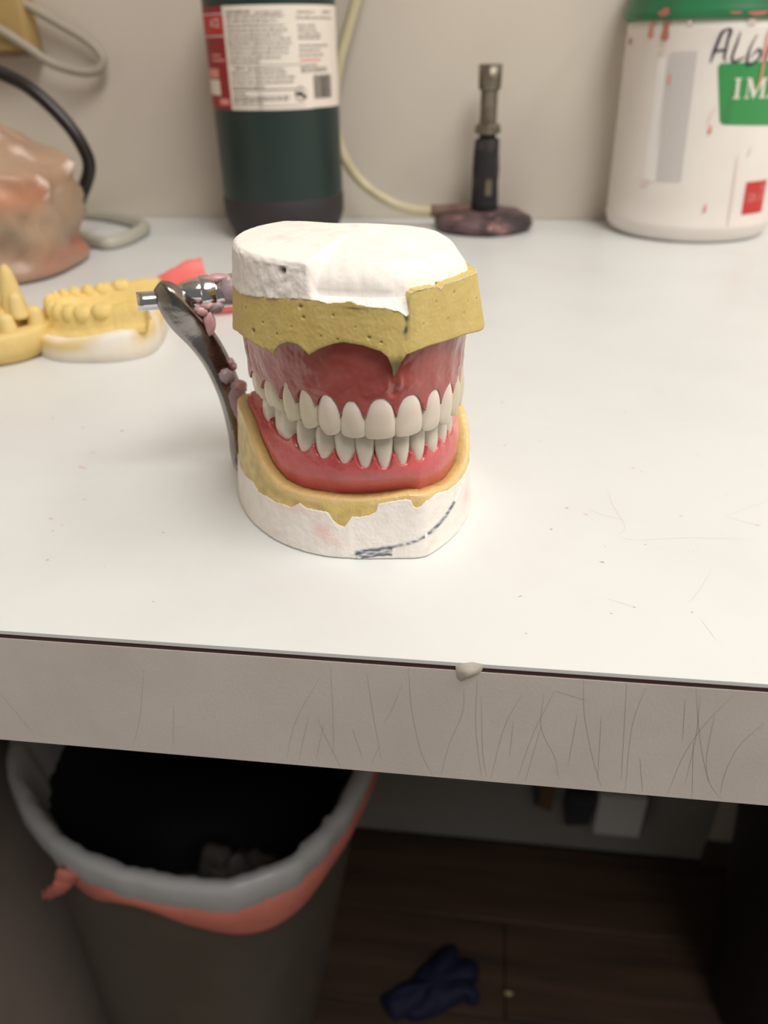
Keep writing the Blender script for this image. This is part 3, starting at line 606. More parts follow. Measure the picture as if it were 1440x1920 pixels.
for k, t in enumerate(np.linspace(0, 1, 62)):
    ztop = 40.6; zk = np.maximum(33.5, J[2]+1.8)
    z = ztop+(J[2]-ztop)*t
    under = smooth01((g-z)/.9)                         # 1 below the necks
    q = np.clip((zk-z)/(zk-J[2]), 0, 1)       # 0 at the necks, 1 at the rim
    x0, y0 = u+nu*(.35-3.2*(1-under)), v+nv*(.35-3.2*(1-under))
    bul = 1.1*np.sin(np.clip(q, 0, 1)*math.pi)
    nn = np.array([.28*nz((x*.2, zz*.25, 90), 1)+.08*nz((x*.8, zz*.8, 91), 1) for x, zz in zip(s, z)])
    qq = q*q*(3-2*q)*.5+q*.5
    X = x0+(J[0]-x0)*qq+nu*(bul+nn*under*(1-q)); Y = y0+(J[1]-y0)*qq+nv*(bul+nn*under*(1-q))
    rows.append(np.column_stack([X, Y, z])); fr.append(np.clip(.85*smooth01((s-30)/8)+.35*np.clip(nn*2, 0, 1)*(1-.6*np.exp(-(s/20)**2)), 0, 1))
X, Y = rows[-1][:, 0], rows[-1][:, 1]
rows.append(np.column_stack([X-nu*1.2, Y-nv*1.2, J[2]-.5])); fr.append(0*s)
rows.append(np.column_stack([u-nu*8, v-nv*8, 28+0*s])); fr.append(0*s)
sheet('gum_base', [r_*MM for r_ in rows], 'lower_gum', ld, {'frost': fr})

# ------------------------------------------------------------------ green gas cylinder with its printed label
CR = .0482
gc = thing('gas_cylinder', 'dark green gas cylinder with a white and red printed label, standing against the wall', 'gas cylinder', (-.1635, .66, ZC))
lathe('cylinder_body', [(.030, .016), (.0472, .016), (CR, .020), (CR, .178), (.046, .192), (.040, .203), (.028, .212), (.014, .217)], 'cylinder_green', gc, 64)
lathe('cylinder_foot', [(.036, .0), (.041, .0008), (.0455, .008), (.0486, .017), (.0488, .030), (.0483, .031)], 'cylinder_foot', gc, 64)
lathe('cylinder_valve', [(.014, .214), (.014, .222), (.011, .223), (.011, .234), (.009, .235)], 'nickel', gc, 24)
def cylp(r): return lambda q: (r*math.sin(R(q[0])), -r*math.cos(R(q[0])), q[1]*1e-3)
c1, c2, c3 = cylp(CR+.0002), cylp(CR+.0004), cylp(CR+.0006)
lw = patch('paper_label', [(-28.4, 157.6), (95, 157.6), (95, 93.6), (47.5, 94.3), (46.5, 93.9), (0, 94.0), (-28.4, 94.0)], c1, 'label_white', gc)
lr = patch('red_label_band', [(-120, 157.4), (-28.4, 157.4), (-28.4, 94), (-120, 94)], c1, 'label_red', gc)
rects('red_logo_box', [(-62, -28.6, 141, 153)], c2, 'label_bright_red', lr)
rects('band_lines', [(-62, -28.6, 152.8, 153.4), (-62, -28.6, 139.6, 140.3)], c3, 'label_white', lr)
def text_on(name, body, place, x0, x1, z0, z1, m, parent, shear=0, step=None):
    cu = bpy.data.curves.new('lettering', 'FONT'); cu.body = body; cu.shear = shear; cu.resolution_u = 2
    o = bpy.data.objects.new('lettering', cu); COL.objects.link(o)
    dg = bpy.context.evaluated_depsgraph_get(); me = bpy.data.meshes.new_from_object(o.evaluated_get(dg))
    bpy.data.objects.remove(o); bpy.data.curves.remove(cu)
    xs = [q.co.x for q in me.vertices]; ys = [q.co.y for q in me.vertices]; a, b, c, d = min(xs), max(xs), min(ys), max(ys)
    for q in me.vertices: q.co = place((x0+(q.co.x-a)/(b-a)*(x1-x0), z0+(q.co.y-c)/(d-c)*(z1-z0)))
    me.name = name; return link(name, me, m, parent, smooth=False)
text_on('red_logo_letters', 'ACE', c3, -46, -32.5, 145.2, 150.6, 'label_white', lr)
rects('band_print', [(-50, -36, 127.6, 129), (-50, -31, 124.6, 126)], c2, 'pink_ink', lr)
rects('band_picture', [(-66, -41, 103, 113)], c2, 'label_white', lr); rects('band_picture_top', [(-66, -41, 114, 120)], c2, 'pink_ink', lr)
rects('band_print_low', [(-44, -31, 97, 101)], c2, 'pink_ink', lr)
rowsL = [(-24, -1, 153.7, 1), (2.2, 23.6, 153.4, 0), (-24.4, 27, 151.3, 0), (-24.3, 19.5, 148.6, 0), (-24.2, 26.5, 145.8, 0), (-24.7, 27.3, 143.1, 0), (-24.5, 22.8, 140.4, 0), (-25, 31, 137.8, 0), (-24.8, 30.8, 135.2, 0), (-25.3, 27.9, 132.5, 0), (-25.2, 27, 129.7, 0), (-25, 21.4, 126.9, 0), (-25.5, 2.9, 124.3, 0), (-20, -10.5, 120.1, 2), (-8.5, 24.5, 119.9, 0), (-24.7, 24.8, 117.4, 0), (-24.5, 31.6, 114.6, 0), (-25, 29.7, 111.7, 0), (-24.9, 5.3, 108.8, 0), (-25, -12, 104.5, 0), (-24.7, 26, 102.2, 0), (-25, 24.8, 100.6, 0), (-25.4, 3, 98.6, 0),
         (36.5, 55.3, 153.3, 0), (63.2, 75.5, 153.4, 0), (35.6, 77.7, 150, 0), (36.3, 53.8, 145.5, 0), (36.6, 55, 142.9, 0), (36.4, 60.1, 140.3, 0), (36.7, 59.8, 138, 0), (36.9, 70.4, 133.4, 0), (36.6, 59, 130.5, 0), (36.3, 62.9, 127.7, 0), (36.9, 55, 121.4, 0), (37.3, 66.6, 119.4, 0), (37.1, 66.4, 117.7, 0)]
rg_ = random.Random(3); rr, rb = [], []
for x0, x1, z, k in rowsL:
    x = x0
    while x < x1-.6:
        wl = rg_.randint(2, 8)
        for i in range(wl):
            lw_ = rg_.choice((.42, .55, .7))
            if x+lw_ > x1: break
            hh = rg_.choice((.75, .75, .8, 1.15)); (rb if k else rr).append((x, x+lw_*.72, z-.75, z-.75+hh*(1.55 if k != 0 else 1.35)))
            x += lw_+.12
        x += .75
stuff(rects('small_print', rr, c2, 'ink', lw)); stuff(rects('bold_print', rb, c2, 'dark_ink', lw))
rects('red_print_line', [(36.6, 58.4, 123.9, 125.2)], c2, 'pink_ink', lw)
rects('ruled_lines', [(-23.5, 36, 121.9, 122.2), (-25.2, 31, 106.6, 107.2), (-26.4, 39, 96.3, 96.6)], c2, 'ink', lw)
bc = []; x = 48.8
while x < 72:
    wd = rg_.choice((.25, .4, .7, .95)); bc.append((x, x+wd, 100, 115)); x += wd+rg_.choice((.25, .4, .6))
rects('barcode', bc, c2, 'dark_ink', lw)
ring = []
for t in np.linspace(0, 2*math.pi, 20): ring.append((35.6+5.0*math.cos(t), 103.6+4.3*math.sin(t)))
ribbons('round_emblem', [ring], .35, c2, 'dark_ink', lw)
patch('emblem_figure', [(30.5, 103.6), (33, 105.4), (35, 104.8), (36, 106.4), (37.2, 104.2), (41, 102.2), (40.6, 100.4), (38, 100.8), (36, 102.2), (33, 102.4)], c2, 'dark_ink', lw)

# ------------------------------------------------------------------ burner and its hose
gb = thing('gas_burner', 'small gas burner with sooty black body and wax-stained round base, in front of the wall', 'burner', (-.0005, .684, ZC))
lathe('burner_base', [(.030, 0), (.039, .0012), (.0412, .005), (.040, .0085), (.034, .0115), (.016, .014), (.006, .0145)], 'waxy_base', gb, 56, noisy=.0016, nscale=75)
lathe('burner_body', [(.0108, .010), (.0112, .02), (.0104, .035), (.0106, .045), (.0098, .058), (.0098, .067), (.0066, .0685), (.0064, .0715)], 'sooty_iron', gb, 32, noisy=.0011, nscale=120)
box('air_shutter', (.0002, .0055, -.0116, -.0085, .026, .039), 'nickel', gb, bev=.001)
lathe('burner_nut', [(.0068, .0705), (.0098, .0712), (.0102, .0735), (.0098, .0768), (.0078, .0785), (.0066, .0788)], 'nickel', gb, 8, smooth=False)
lathe('burner_tube', [(.0068, .078), (.0066, .08), (.0066, .1015), (.0070, .102)], 'nickel', gb, 36)
lathe('burner_nozzle', [(.0070, .1008), (.0084, .1022), (.0088, .1042), (.0086, .1058), (.0088, .107), (.0089, .1188), (.0072, .1188), (.0068, .112)], 'nickel', gb, 40)
hose_pts = [(-.0885, .702, .215), (-.097, .700, .185), (-.1055, .697, .160), (-.1125, .694, .140), (-.1195, .690, .118), (-.1238, .688, .090), (-.1195, .687, .060), (-.1035, .685, .036), (-.080, .683, .0205), (-.060, .682, .0142), (-.044, .682, .0130), (-.026, .683, .0135), (-.011, .684, .0145)]
hs = tag(sweep('gas_hose', [(a, b_, c_+ZC) for a, b_, c_ in hose_pts[:11]], .0042, 'hose', nseg=20, side=(0, 1, 0)), 'yellowed translucent hose curving down to the burner', 'hose')
sweep('hose_sleeve', [(a, b_, c_+ZC) for a, b_, c_ in hose_pts[10:]], .0049, 'hose_sleeve', hs, nseg=18, side=(0, 1, 0), noisy=.0003)

# ------------------------------------------------------------------ white plastic tub
tub = thing('plastic_tub', 'large white plastic tub with a green lid, pink drips and a marker-pen scrawl', 'tub', (.1635, .690, ZC))
TR = .0632
def tub_r(z): return TR+(z-.02)*.013
lathe('tub_body', [(.050, .0022), (.055, .0), (.0585, .0012), (.0615, .0048), (.0634, .011), (.0638, .0128), (.0632, .0140), (tub_r(.03), .03), (tub_r(.06), .06), (tub_r(.10), .10), (tub_r(.135), .135), (tub_r(.139)+.0006, .1385), (tub_r(.139)+.0006, .1402), (tub_r(.142), .1415), (tub_r(.144)-.0005, .1455)], 'tub_white', tub, 96)
lid = lathe('tub_lid', [(.0640, .1447), (.0668, .1449), (.0676, .147), (.0672, .150), (.0655, .154), (.0650, .170), (.0635, .174), (.050, .175)], 'lid_green', tub, 96)
def tp_(off): return lambda q: ((tub_r(q[1]*1e-3)+off)*math.sin(R(q[0])), -(tub_r(q[1]*1e-3)+off)*math.cos(R(q[0])), q[1]*1e-3)
t1, t2, t3, t4 = tp_(.00025), tp_(.0005), tp_(.0007), tp_(.0009)
def lean(poly): return poly
gl = patch('green_label', [(-10.0, 116.5), (-9.2, 118.6), (34, 120.3), (52, 120.3), (54, 80), (29, 80.3), (0, 81.6), (-2, 82.2), (-3.4, 84.5)], t1, 'label_green', tub)
def quad_strokes(qs): return qs
def serif_letters():
    I = [[(1.0, 110), (5.1, 110), (5.0, 109.2), (4.1, 108.8), (4.95, 98.8), (6.0, 98.4), (6.0, 97.5), (1.8, 97.5), (1.9, 98.4), (2.9, 98.8), (2.1, 108.8), (1.0, 109.2)]]
    Mm = [[(7.9, 110), (11.0, 110), (14.9, 101.6), (18.3, 110), (21.4, 110), (21.4, 109.2), (20.3, 108.8), (21.2, 98.8), (22.4, 98.4), (22.4, 97.6), (17.9, 97.6), (17.9, 98.4), (18.9, 98.8), (18.2, 106.6), (14.5, 97.4), (13.9, 97.4), (9.9, 106.4), (10.4, 98.8), (11.5, 98.4), (11.5, 97.6), (8.6, 97.6), (8.7, 98.4), (9.6, 98.8), (9.0, 108.6), (7.9, 109.2)]]
    A = [[(23.2, 97.6), (26.5, 97.6), (26.5, 98.4), (25.4, 98.8), (26.0, 101), (30.2, 101), (30.4, 98.8), (29.4, 98.4), (29.4, 97.6), (34, 97.6), (34, 98.4), (33, 98.8), (30.0, 110), (28.8, 110), (24.3, 98.8), (23.2, 98.4)]]
    return I, Mm, A
for L_ in serif_letters():
    for poly in L_: patch('label_letter', poly, t2, 'tub_print', gl, 3)
SCRAWL = [[(-14.6, 119.3), (-13.6, 126), (-12.55, 131), (-11.2, 136.4), (-7.84, 139)], [(-7.84, 139), (-6.7, 137.2), (-7.2, 132), (-7.3, 125.9), (-7.5, 122.4), (-6.0, 119.9)], [(-13, 126), (-10.4, 126.3), (-7.4, 126.7)],
          [(-1.1, 136.8), (-1.8, 130.9), (-2.9, 124.5), (-2.95, 121.2), (-1.3, 119.5), (1.45, 120.8), (4.2, 122.4)], [(8.8, 135), (6.8, 129.7), (5.8, 124.4), (5.9, 120.4), (6.8, 117.6), (10.7, 119.3), (13, 122.2), (13.1, 124.9), (11.7, 126.5), (9.5, 125), (7.4, 121.7)], [(18.6, 134), (17.8, 127), (17.3, 121.5), (16.9, 118.1)]]
ribbons('marker_scrawl', SCRAWL, .72, t3, 'marker', tub)
ribbons('marker_scrawl', [SCRAWL[0], SCRAWL[1][:3]], .95, t3, 'marker', tub)
rl = patch('red_label', [(22.7, 43.4), (41, 43.8), (43.4, 20.9), (24.3, 20.7)], t1, 'tub_red', tub)
text_on('red_label_letters', 'DEN', t2, 26.2, 34.0, 29.4, 35.4, 'red_print', rl)
text_on('red_label_letters', 'X', t2, 36.4, 40.8, 29.4, 35.4, 'red_print', rl)
text_on('red_label_letters', 'S', t2, 35.8, 39.6, 36.6, 41.2, 'red_print', rl)
sp = patch('ribbed_strip', [(-39, 125), (-23, 126), (-20, 44), (-36.3, 43)], t1, 'tub_grey', tub, 2)
v = []; f = []
for i in range(13):                                                    # fine raised ribs of the grey strip
    fr_ = (i+.5)/13; a0, a1 = -38.8+fr_*15.6, -36+fr_*15.8; k = len(v)
    for t in np.linspace(0, 1, 8):
        a = a0+(a1-a0)*t; z = 124.6-81*t
        v += [t1((a-.32, z)), t2((a, z)), t1((a+.32, z))]
    f += [(k+3*q+e_, k+3*q+e_+1, k+3*q+e_+4, k+3*q+e_+3) for q in range(7) for e_ in (0, 1)]
mesh('strip_ribs', v, f, 'rib_grey', sp)
patch('strip_margin', [(-47.5, 122), (-40, 123), (-37.3, 43), (-46.5, 41)], t1, 'tub_margin', tub, 2)
def drip(x, z0, z1, wd, m, bulb=1.25):
    L = z0-z1
    poly = [(x-wd, z0), (x+wd, z0), (x+wd*.85, z0-.4*L), (x+wd*bulb, z1+.22*L), (x+wd*bulb*.8, z1+.07*L), (x, z1), (x-wd*bulb*.8, z1+.07*L), (x-wd*bulb, z1+.22*L), (x-wd*.85, z0-.4*L)]
    patch('drip', poly, t4, m, tub, 2)
drip(-56, 144, 133.5, 1.9, 'orange_drip'); drip(-44.8, 143.5, 132, 2.3, 'rust_drip'); drip(-30, 144, 140.5, 1.6, 'pale_drip')
drip(-92, 140, 136, 2.2, 'rust_drip'); drip(-79, 134, 130, 1.8, 'rust_drip'); drip(-97, 129, 125, 2, 'rust_drip')
drip(-37.6, 112, 106, .9, 'pink_drip'); drip(-8, 81, 76, 1.0, 'pink_drip'); drip(-2, 29, 23.5, .8, 'pink_drip'); drip(4, 144, 140, 2.2, 'pale_drip')
drip(-44, 43, 39.8, 3, 'pale_drip'); drip(-46, 129, 125, 1.8, 'pale_drip')
for st in ([(12.4, 63.2), (14.3, 41), (15.3, 27), (15.4, 13.2)], [(-7, 92.8), (-9.9, 82.9)], [(20.8, 68), (19.6, 61)]): ribbons('drip_run', [st], .7, t4, 'pale_drip', tub)
ribbons('drip_run', [[(16.5, 144), (15.2, 134), (15.6, 124), (16.6, 110), (15.5, 104)]], .75, t4, 'orange_drip', tub)
lidp = lambda q: (.06665*math.sin(R(q[0])), -.06665*math.cos(R(q[0])), q[1]*1e-3)
for (a, z, ra, rz) in ((-46, 149, 4, 2.2), (6, 147, 5, 1.6), (-6, 147.5, 3, 1)): 
    patch('lid_smear', ell(a, z, ra, rz, 14, .3, a), lambda q: (.0678*math.sin(R(q[0])), -.0678*math.cos(R(q[0])), q[1]*1e-3), 'rust_drip', lid, 2)

# ------------------------------------------------------------------ plastic bag, cables, block at the left
rows = []; at_ = {k: [] for k in ('orange', 'murk', 'redness', 'shine')}
n = 120; th = np.linspace(0, 2*math.pi, n, endpoint=False)
prof = [(0, .84, 0), (.003, .90, 0), (.010, .93, 0), (.025, .955, 0), (.042, .975, 0), (.056, .985, 0), (.064, .975, 0), (.069, .93, -.001), (.075, .85, -.004), (.083, .74, -.008), (.093, .58, -.014), (.104, .47, -.018), (.118, .37, -.018), (.130, .30, -.018)]
S_ = spline(np.array(prof), 4)
for z, k, dx in S_:
    c_, s_ = np.cos(th), np.sin(th); pw = 3.0
    x = np.sign(c_)*abs(c_)**(2/pw)*.094*k+dx*1.0; y = np.sign(s_)*abs(s_)**(2/pw)*.068*k
    p = np.column_stack([x, y, np.full(n, z)])
    fold = np.array([abs(nz(q, 26))*1.0+.5*abs(nz(q+np.array((3, 1, 2)), 60)) for q in p])
    amp = .014*smooth01(z/.02)
    p[:, 0] -= np.cos(th)*fold*amp; p[:, 1] -= np.sin(th)*fold*amp
    rows.append(p)
    nn = np.array([nz(q, 28) for q in p]); n2 = np.array([nz(q+np.array((9, 9, 0)), 70) for q in p])
    at_['orange'].append(np.clip(1.3*math.exp(-((z-.054)/.010)**2)*(nn+.45), 0, 1)); at_['murk'].append(np.clip(.9*math.exp(-((z-.036)/.014)**2)*(.8+n2), 0, .8))
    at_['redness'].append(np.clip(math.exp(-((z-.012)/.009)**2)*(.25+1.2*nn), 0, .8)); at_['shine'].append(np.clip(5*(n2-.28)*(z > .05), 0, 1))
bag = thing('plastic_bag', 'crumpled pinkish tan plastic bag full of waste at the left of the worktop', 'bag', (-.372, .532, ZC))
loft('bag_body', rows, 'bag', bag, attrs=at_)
lathe('bag_neck', [(.030, .112), (.026, .122), (.022, .132), (.024, .142), (.032, .156), (.022, .160), (.004, .159)], 'bag_neck', bag, 40, noisy=.007, nscale=45, cx=-.004, cy=-.01)
bc_ = [(-.46, .600, .160), (-.41, .612, .140), (-.361, .62, .1195), (-.339, .62, .108), (-.319, .62, .088), (-.3085, .62, .070), (-.3075, .622, .054), (-.319, .622, .034), (-.335, .626, .016), (-.37, .632, .0056), (-.46, .636, .0053)]
tag(sweep('black_cable', [(a, b_, c_+ZC) for a, b_, c_ in bc_], .0050, 'black_cable', nseg=18, side=(0, 1, 0)), 'thick black cable arching behind the plastic bag', 'cable')
g1 = [(-.46, .690, .195), (-.41, .700, .181), (-.379, .703, .167), (-.352, .706, .152), (-.330, .708, .139), (-.3195, .708, .127), (-.323, .706, .119), (-.336, .703, .117), (-.359, .698, .1235), (-.378, .694, .137), (-.400, .690, .151), (-.46, .69, .178)]
tag(sweep('grey_cable', [(a, b_, c_+ZC) for a, b_, c_ in g1], .0037, 'grey_cable', nseg=16, side=(0, 1, 0)), 'thin grey cable hanging in a loop against the wall', 'cable')
g2 = [(-.46, .700, .05), (-.42, .705, .016), (-.385, .708, .0062), (-.358, .7065, .005), (-.325, .690, .005), (-.300, .671, .005), (-.284, .652, .005), (-.2795, .634, .005), (-.2795, .616, .005), (-.283, .602, .005), (-.291, .593, .005), (-.305, .628, .005), (-.34, .66, .005), (-.40, .685, .006)]
g2 = g2[:9]+[(-.281, .602, .005), (-.288, .590, .005), (-.301, .5955, .005), (-.330, .609, .005), (-.37, .6145, .005), (-.46, .612, .005)]
tag(sweep('pale_cable', [(a, b_, c_+ZC) for a, b_, c_ in g2], .0050, 'pale_cable', nseg=16, side=(0, 0, 1)), 'pale grey cable lying in a bend on the worktop by the wall', 'cable')
mb = thing('wall_block', 'mustard coloured block on the wall behind the grey cable loop', 'block', (-.408, YW-.014, ZC+.158))
box('block_body', (-.034, .034, -.010, .0135, -.027, .030), 'mustard', mb, bev=.004, smooth=True)
box('block_rim', (-.035, .035, -.011, .0138, -.0295, -.0265), 'hose_sleeve', mb, bev=.001)

# ------------------------------------------------------------------ spare casts and denture at the left
def cast(name, label, loc, rz, base, h0, rise, arch, tooth_pts, base_mat, stone_mat, stain=True):
    t = thing(name, label, 'dental cast', (loc[0], loc[1], ZC), rz)
    s, u, v, nu, nv = outline(base, 220)
    bb = h0+np.array([rise*np.clip((b_-15)/35, 0, 1)**1.6 for b_ in v])
    rows = []; st = []
    for k, (i_, zf) in enumerate(((.6, 0), (0, .03), (-.1, .4), (0, .75), (.3, .94), (1.2, 1.0))):
        rows.append(np.column_stack([u-nu*i_, v-nv*i_, bb*zf])*MM)
        st.append(np.clip(smooth01((zf-.35)/.15)*np.array([.6+2.5*nz((x*.05, zf, 3), 1) for x in s]), 0, 1) if stain else 0*s)
    for q in (.85, .5): rows.append(np.column_stack([u*q, 24+(v-24)*q, bb*1.0])*MM); st.append(0*s)
    loft('cast_base', rows, base_mat, t, attrs={'stain': st})
    # the alveolar ridge: a swept horseshoe with a shelf
    A = Arch(*arch); L = A.L[-1]*.95; ss = np.linspace(-L, L, 160); u, v, tu, tv, nu, nv = A.frame(ss)
    hb = h0+rise*np.clip((v-15)/35, 0, 1)**1.6
    rows = []
    for off, dz in ((5.6, -1.5), (5.4, .2), (4.6, .9), (2.6, 1.2), (1.8, 3), (1.4, 6.5), (.6, 10.2), (-1.0, 11.2), (-4.5, 11.1), (-6.2, 9.2), (-7.6, 5), (-9, 1.4), (-12, .4), (-12, -1.5)):
        w_ = np.array([.35*nz((x*.14, off*.4, 5), 1)+.3*nz((x*.4, off, 7), 1) for x in ss])
        rows.append(np.column_stack([u+nu*(off+w_), v+nv*(off+w_), hb+dz+w_])*MM)
    rows.append(rows[0].copy()); sheet('cast_ridge', rows, stone_mat, t, {})
    for i, (sc, w_, d_, h_) in enumerate(tooth_pts):
        u1, v1, tu, tv, nu, nv = A.frame(np.array(float(sc))); hb1 = h0+rise*max(0, min(1, (float(v1)-15)/35))**1.6
        v_ = []; nr, sg = 9, 18
        for r_ in range(nr+1):
            th_ = math.pi*r_/nr
            for j in range(sg):
                ph = 2*math.pi*j/sg; dx, dy, dz = math.sin(th_)*math.cos(ph), math.sin(th_)*math.sin(ph), math.cos(th_)
                k = 1+.12*noise.noise(Vector((dx*2+i*5, dy*2, dz*2)))
                if w_ > 8 and dz > .5: dz -= .16*math.exp(-(dx*dx*12))+.12*math.exp(-(dy*dy*12))
                a_, b_ = dx*w_*.5*k, dy*d_*.5*k-1.6
                a_ *= 1.12; b_ *= 1.1; v_.append(((u1+tu*a_-nu*(-b_)*1.0)*MM, (v1+tv*a_-nv*(-b_)*1.0)*MM, (hb1+9.6+dz*h_*1.12*k)*MM))
        mesh('stone_tooth', v_, grid_faces(nr+1, sg, True, True), stone_mat, t)
    return t
base2 = [(-32, 14), (-26, 4), (-12, -3), (8, -3), (24, 4), (33, 16), (36, 34), (35, 50), (26, 62), (-4, 63), (-26, 60), (-35, 46), (-36, 30)]
tp2 = [(-46, 10, 9.5, 4.4), (-36, 9.5, 9, 4.6), (-27.5, 7, 8, 4.6), (-20, 7, 7.5, 4.8), (-13.5, 6, 6.5, 5.0), (-7.6, 5.2, 5, 5.0), (-2.4, 5, 4.6, 4.8), (2.6, 5, 4.6, 4.8), (7.8, 5.2, 5, 5.0), (13.6, 6.2, 6.5, 5.0), (20.2, 7, 7.5, 4.8), (27.8, 7.2, 8, 4.6), (36.5, 9.8, 9, 4.6), (46.5, 10, 9.5, 4.4)]
cast('lower_arch_cast', 'pale yellow lower arch cast with a row of stone teeth on a white plaster base', (-.2300, .3785), R(-79), base2, 10.5, 4.5, (25, 40, 4), tp2, 'cast_white', 'cast_yellow')
dc = thing('die_cast', 'pale yellow cast with one tall pointed tooth, cut off by the left picture edge', 'dental cast', (-.2465, .3625, ZC), 0)
bs = [(-30, -16), (-12, -26), (8, -27), (22, -18), (28, -4), (27, 12), (18, 26), (-6, 30), (-26, 24), (-33, 4)]
s, u, v, nu, nv = outline(bs, 160, 2)
loft('cast_base', [np.column_stack([u-nu*i_, v-nv*i_, 0*s+z_])*MM for i_, z_ in ((5.5, 0), (4.6, .6), (.8, 4.5), (0, 8), (0, 14.0), (.6, 15.2), (2.4, 15.8), (10, 15.6), (18, 15.6))], 'die_yellow', dc)
rows = []
for k, z_ in ((.80, 14.5), (.76, 16.5), (.70, 19), (.62, 22.5), (.50, 24.5), (.34, 25.2), (.1, 25)):
    w_ = np.array([nz((a*.11, b_*.11, z_*.12), 1) for a, b_ in zip(u, v)])
    rows.append(np.column_stack([(u-2)*k*(1+.14*w_)-4, (v+1)*k*(1+.14*w_), z_+1.2*w_])*MM)
loft('cast_ridge', rows, 'die_yellow', dc)
def peg(cx, cy, z0, z1, r0, r1, tilt=0):
    rows = []; a = np.linspace(0, 2*math.pi, 14, endpoint=False)
    for t in np.linspace(0, 1, 9):
        r_ = (r0+(r1-r0)*t)*(1 if t < .85 else 1-.55*((t-.85)/.15)**1.5); w_ = np.array([1+.1*nz((math.cos(q)*1.4+cx, math.sin(q)*1.4, t*2), 1) for q in a])
        rows.append(np.column_stack([cx+np.cos(a)*r_*w_+tilt*t, cy+np.sin(a)*r_*w_, 0*a+z0+(z1-z0)*t])*MM)
    loft('stone_tooth', rows, 'die_yellow', dc)
peg(12.5, 0, 19, 45, 7.4, 2.6, .5); peg(17, -4, 20, 32.5, 4.8, 2.8); peg(5, -9, 20, 33, 5.2, 3.2); peg(22, 1, 14, 24.5, 4.8, 3.4); peg(14, -12, 15, 24, 5, 3); peg(-4, -12, 18, 31, 5.6, 3.6); peg(-12, 6, 18, 33, 5.6, 3.6)
pd = thing('spare_denture', 'coral pink denture lying on its teeth behind the chrome hinge', 'denture', (-.190, .446, ZC), R(-55))
A = Arch(36, 38, 0); L = A.L[-1]*.72; s = np.linspace(-L, L*1.35, 130); u, v, tu, tv, nu, nv = A.frame(s); rows = []
for off, z in ((-1.2, 5.5), (.6, 6.5), (1.2, 9), (2.0, 12), (1.4, 14), (-.2, 14.2), (-1.6, 12.5), (-4, 9), (-7, 7.5), (-6.5, 5.6)):
    w_ = np.array([.5*nz((x*.12, off, 4), 1) for x in s]); lf = 3.0*smooth01((-s-30)/20)*(z > 12)-5.2*smooth01((s-12)/10)
    rows.append(np.column_stack([u+nu*(off+w_), v+nv*(off+w_), z+w_*1.5+lf])*MM)
rows.append(rows[0].copy()); sheet('gum_base', rows, 'coral_gum', pd, {})
for i, (sc, w_) in enumerate([(-41, 9), (-32.5, 9), (-24.4, 7), (-17.2, 6.8), (-10.6, 6.2), (-4, 6.8), (3, 6.8), (9.6, 6.2), (16.2, 6.4)]):
    u1, v1, tu, tv, nu, nv = A.frame(np.array(float(sc)))
    b_ = blob('tooth', (float(u1-nu*1.5)*MM, float(v1-nv*1.5)*MM, 4.3*MM), w_*.5*MM, w_*.5*MM, 4.3*MM, 'pale_tooth', pd, .1, 2, 14, i)

# ------------------------------------------------------------------ under the worktop
def rounded(a, b, n_, pw, rz):
    t = np.linspace(0, 2*math.pi, n_, endpoint=False); c_, s_ = np.cos(t), np.sin(t)
    x, y = np.sign(c_)*abs(c_)**(2/pw)*a, np.sign(s_)*abs(s_)**(2/pw)*b
    return x*math.cos(rz)-y*math.sin(rz), x*math.sin(rz)+y*math.cos(rz)
BX, BY, BZ = -.207, .435, ZC-.335
BO = chaikin([(-.352, .40), (-.338, .362), (-.292, .317), (-.245, .294), (-.20, .285), (-.15, .284), (-.115, .297), (-.092, .323), (-.072, .37), (-.062, .43), (-.066, .51), (-.10, .572), (-.18, .59), (-.28, .585), (-.335, .54), (-.354, .47)], 3)
BO = BO-np.array((BX, BY)); NB = len(BO)
wb = thing('waste_bin', 'dark grey plastic waste bin with a pale liner, below the worktop at left', 'bin', (BX, BY, 0))
def ring_(k, z, off=0, pw=3.0):
    return np.column_stack([BO[:, 0]*k-.055*(1-min(z, BZ)/BZ), BO[:, 1]*k, np.full(NB, z)])
bd = loft('bin_body', [ring_(.70, .002), ring_(.74, .0), ring_(.76, .01), ring_(.86, .25), ring_(.96, BZ-.03), ring_(.97, BZ-.022), ring_(1.0, BZ-.02), ring_(1.0, BZ), ring_(.98, BZ)], 'bin_plastic', wb, cap1=False)
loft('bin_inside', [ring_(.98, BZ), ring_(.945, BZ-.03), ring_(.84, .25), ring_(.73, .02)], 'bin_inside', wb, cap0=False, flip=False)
rows = []
t = np.arctan2(BO[:, 1], BO[:, 0])
dipf = np.array([.006*nz((math.cos(q)*3, math.sin(q)*3, 0), 1)+.003*nz((math.cos(q)*14, math.sin(q)*14, 0), 1) for q in t])
for k, dz, fold in ((1.012, -.024, 1), (1.035, -.012, .6), (1.035, .0, .8), (1.02, .008, .9), (.975, .007, .8), (.94, -.010, .6), (.91, -.025, .8), (.875, -.05, .9)):
    a_ = np.array([.010*nz((math.cos(q)*9, math.sin(q)*9, k*6), 1)+.011*nz((math.cos(q)*30, math.sin(q)*30, k*5), 1) for q in t])
    r_ = ring_(k, BZ+dz); sc_ = 1+a_*fold*2.0*(1 if k < .99 else .55); r_[:, 0] *= sc_; r_[:, 1] *= sc_; r_[:, 2] += dipf*fold*(1 if dz < 0 else .2); rows.append(r_)
bl = thing('bin_liner', 'translucent white liner folded over the rim of the grey waste bin', 'bin liner', (BX, BY, 0))
loft('liner_film', rows, 'liner', bl, cap0=False, cap1=False)
rows = []; fr_ = []
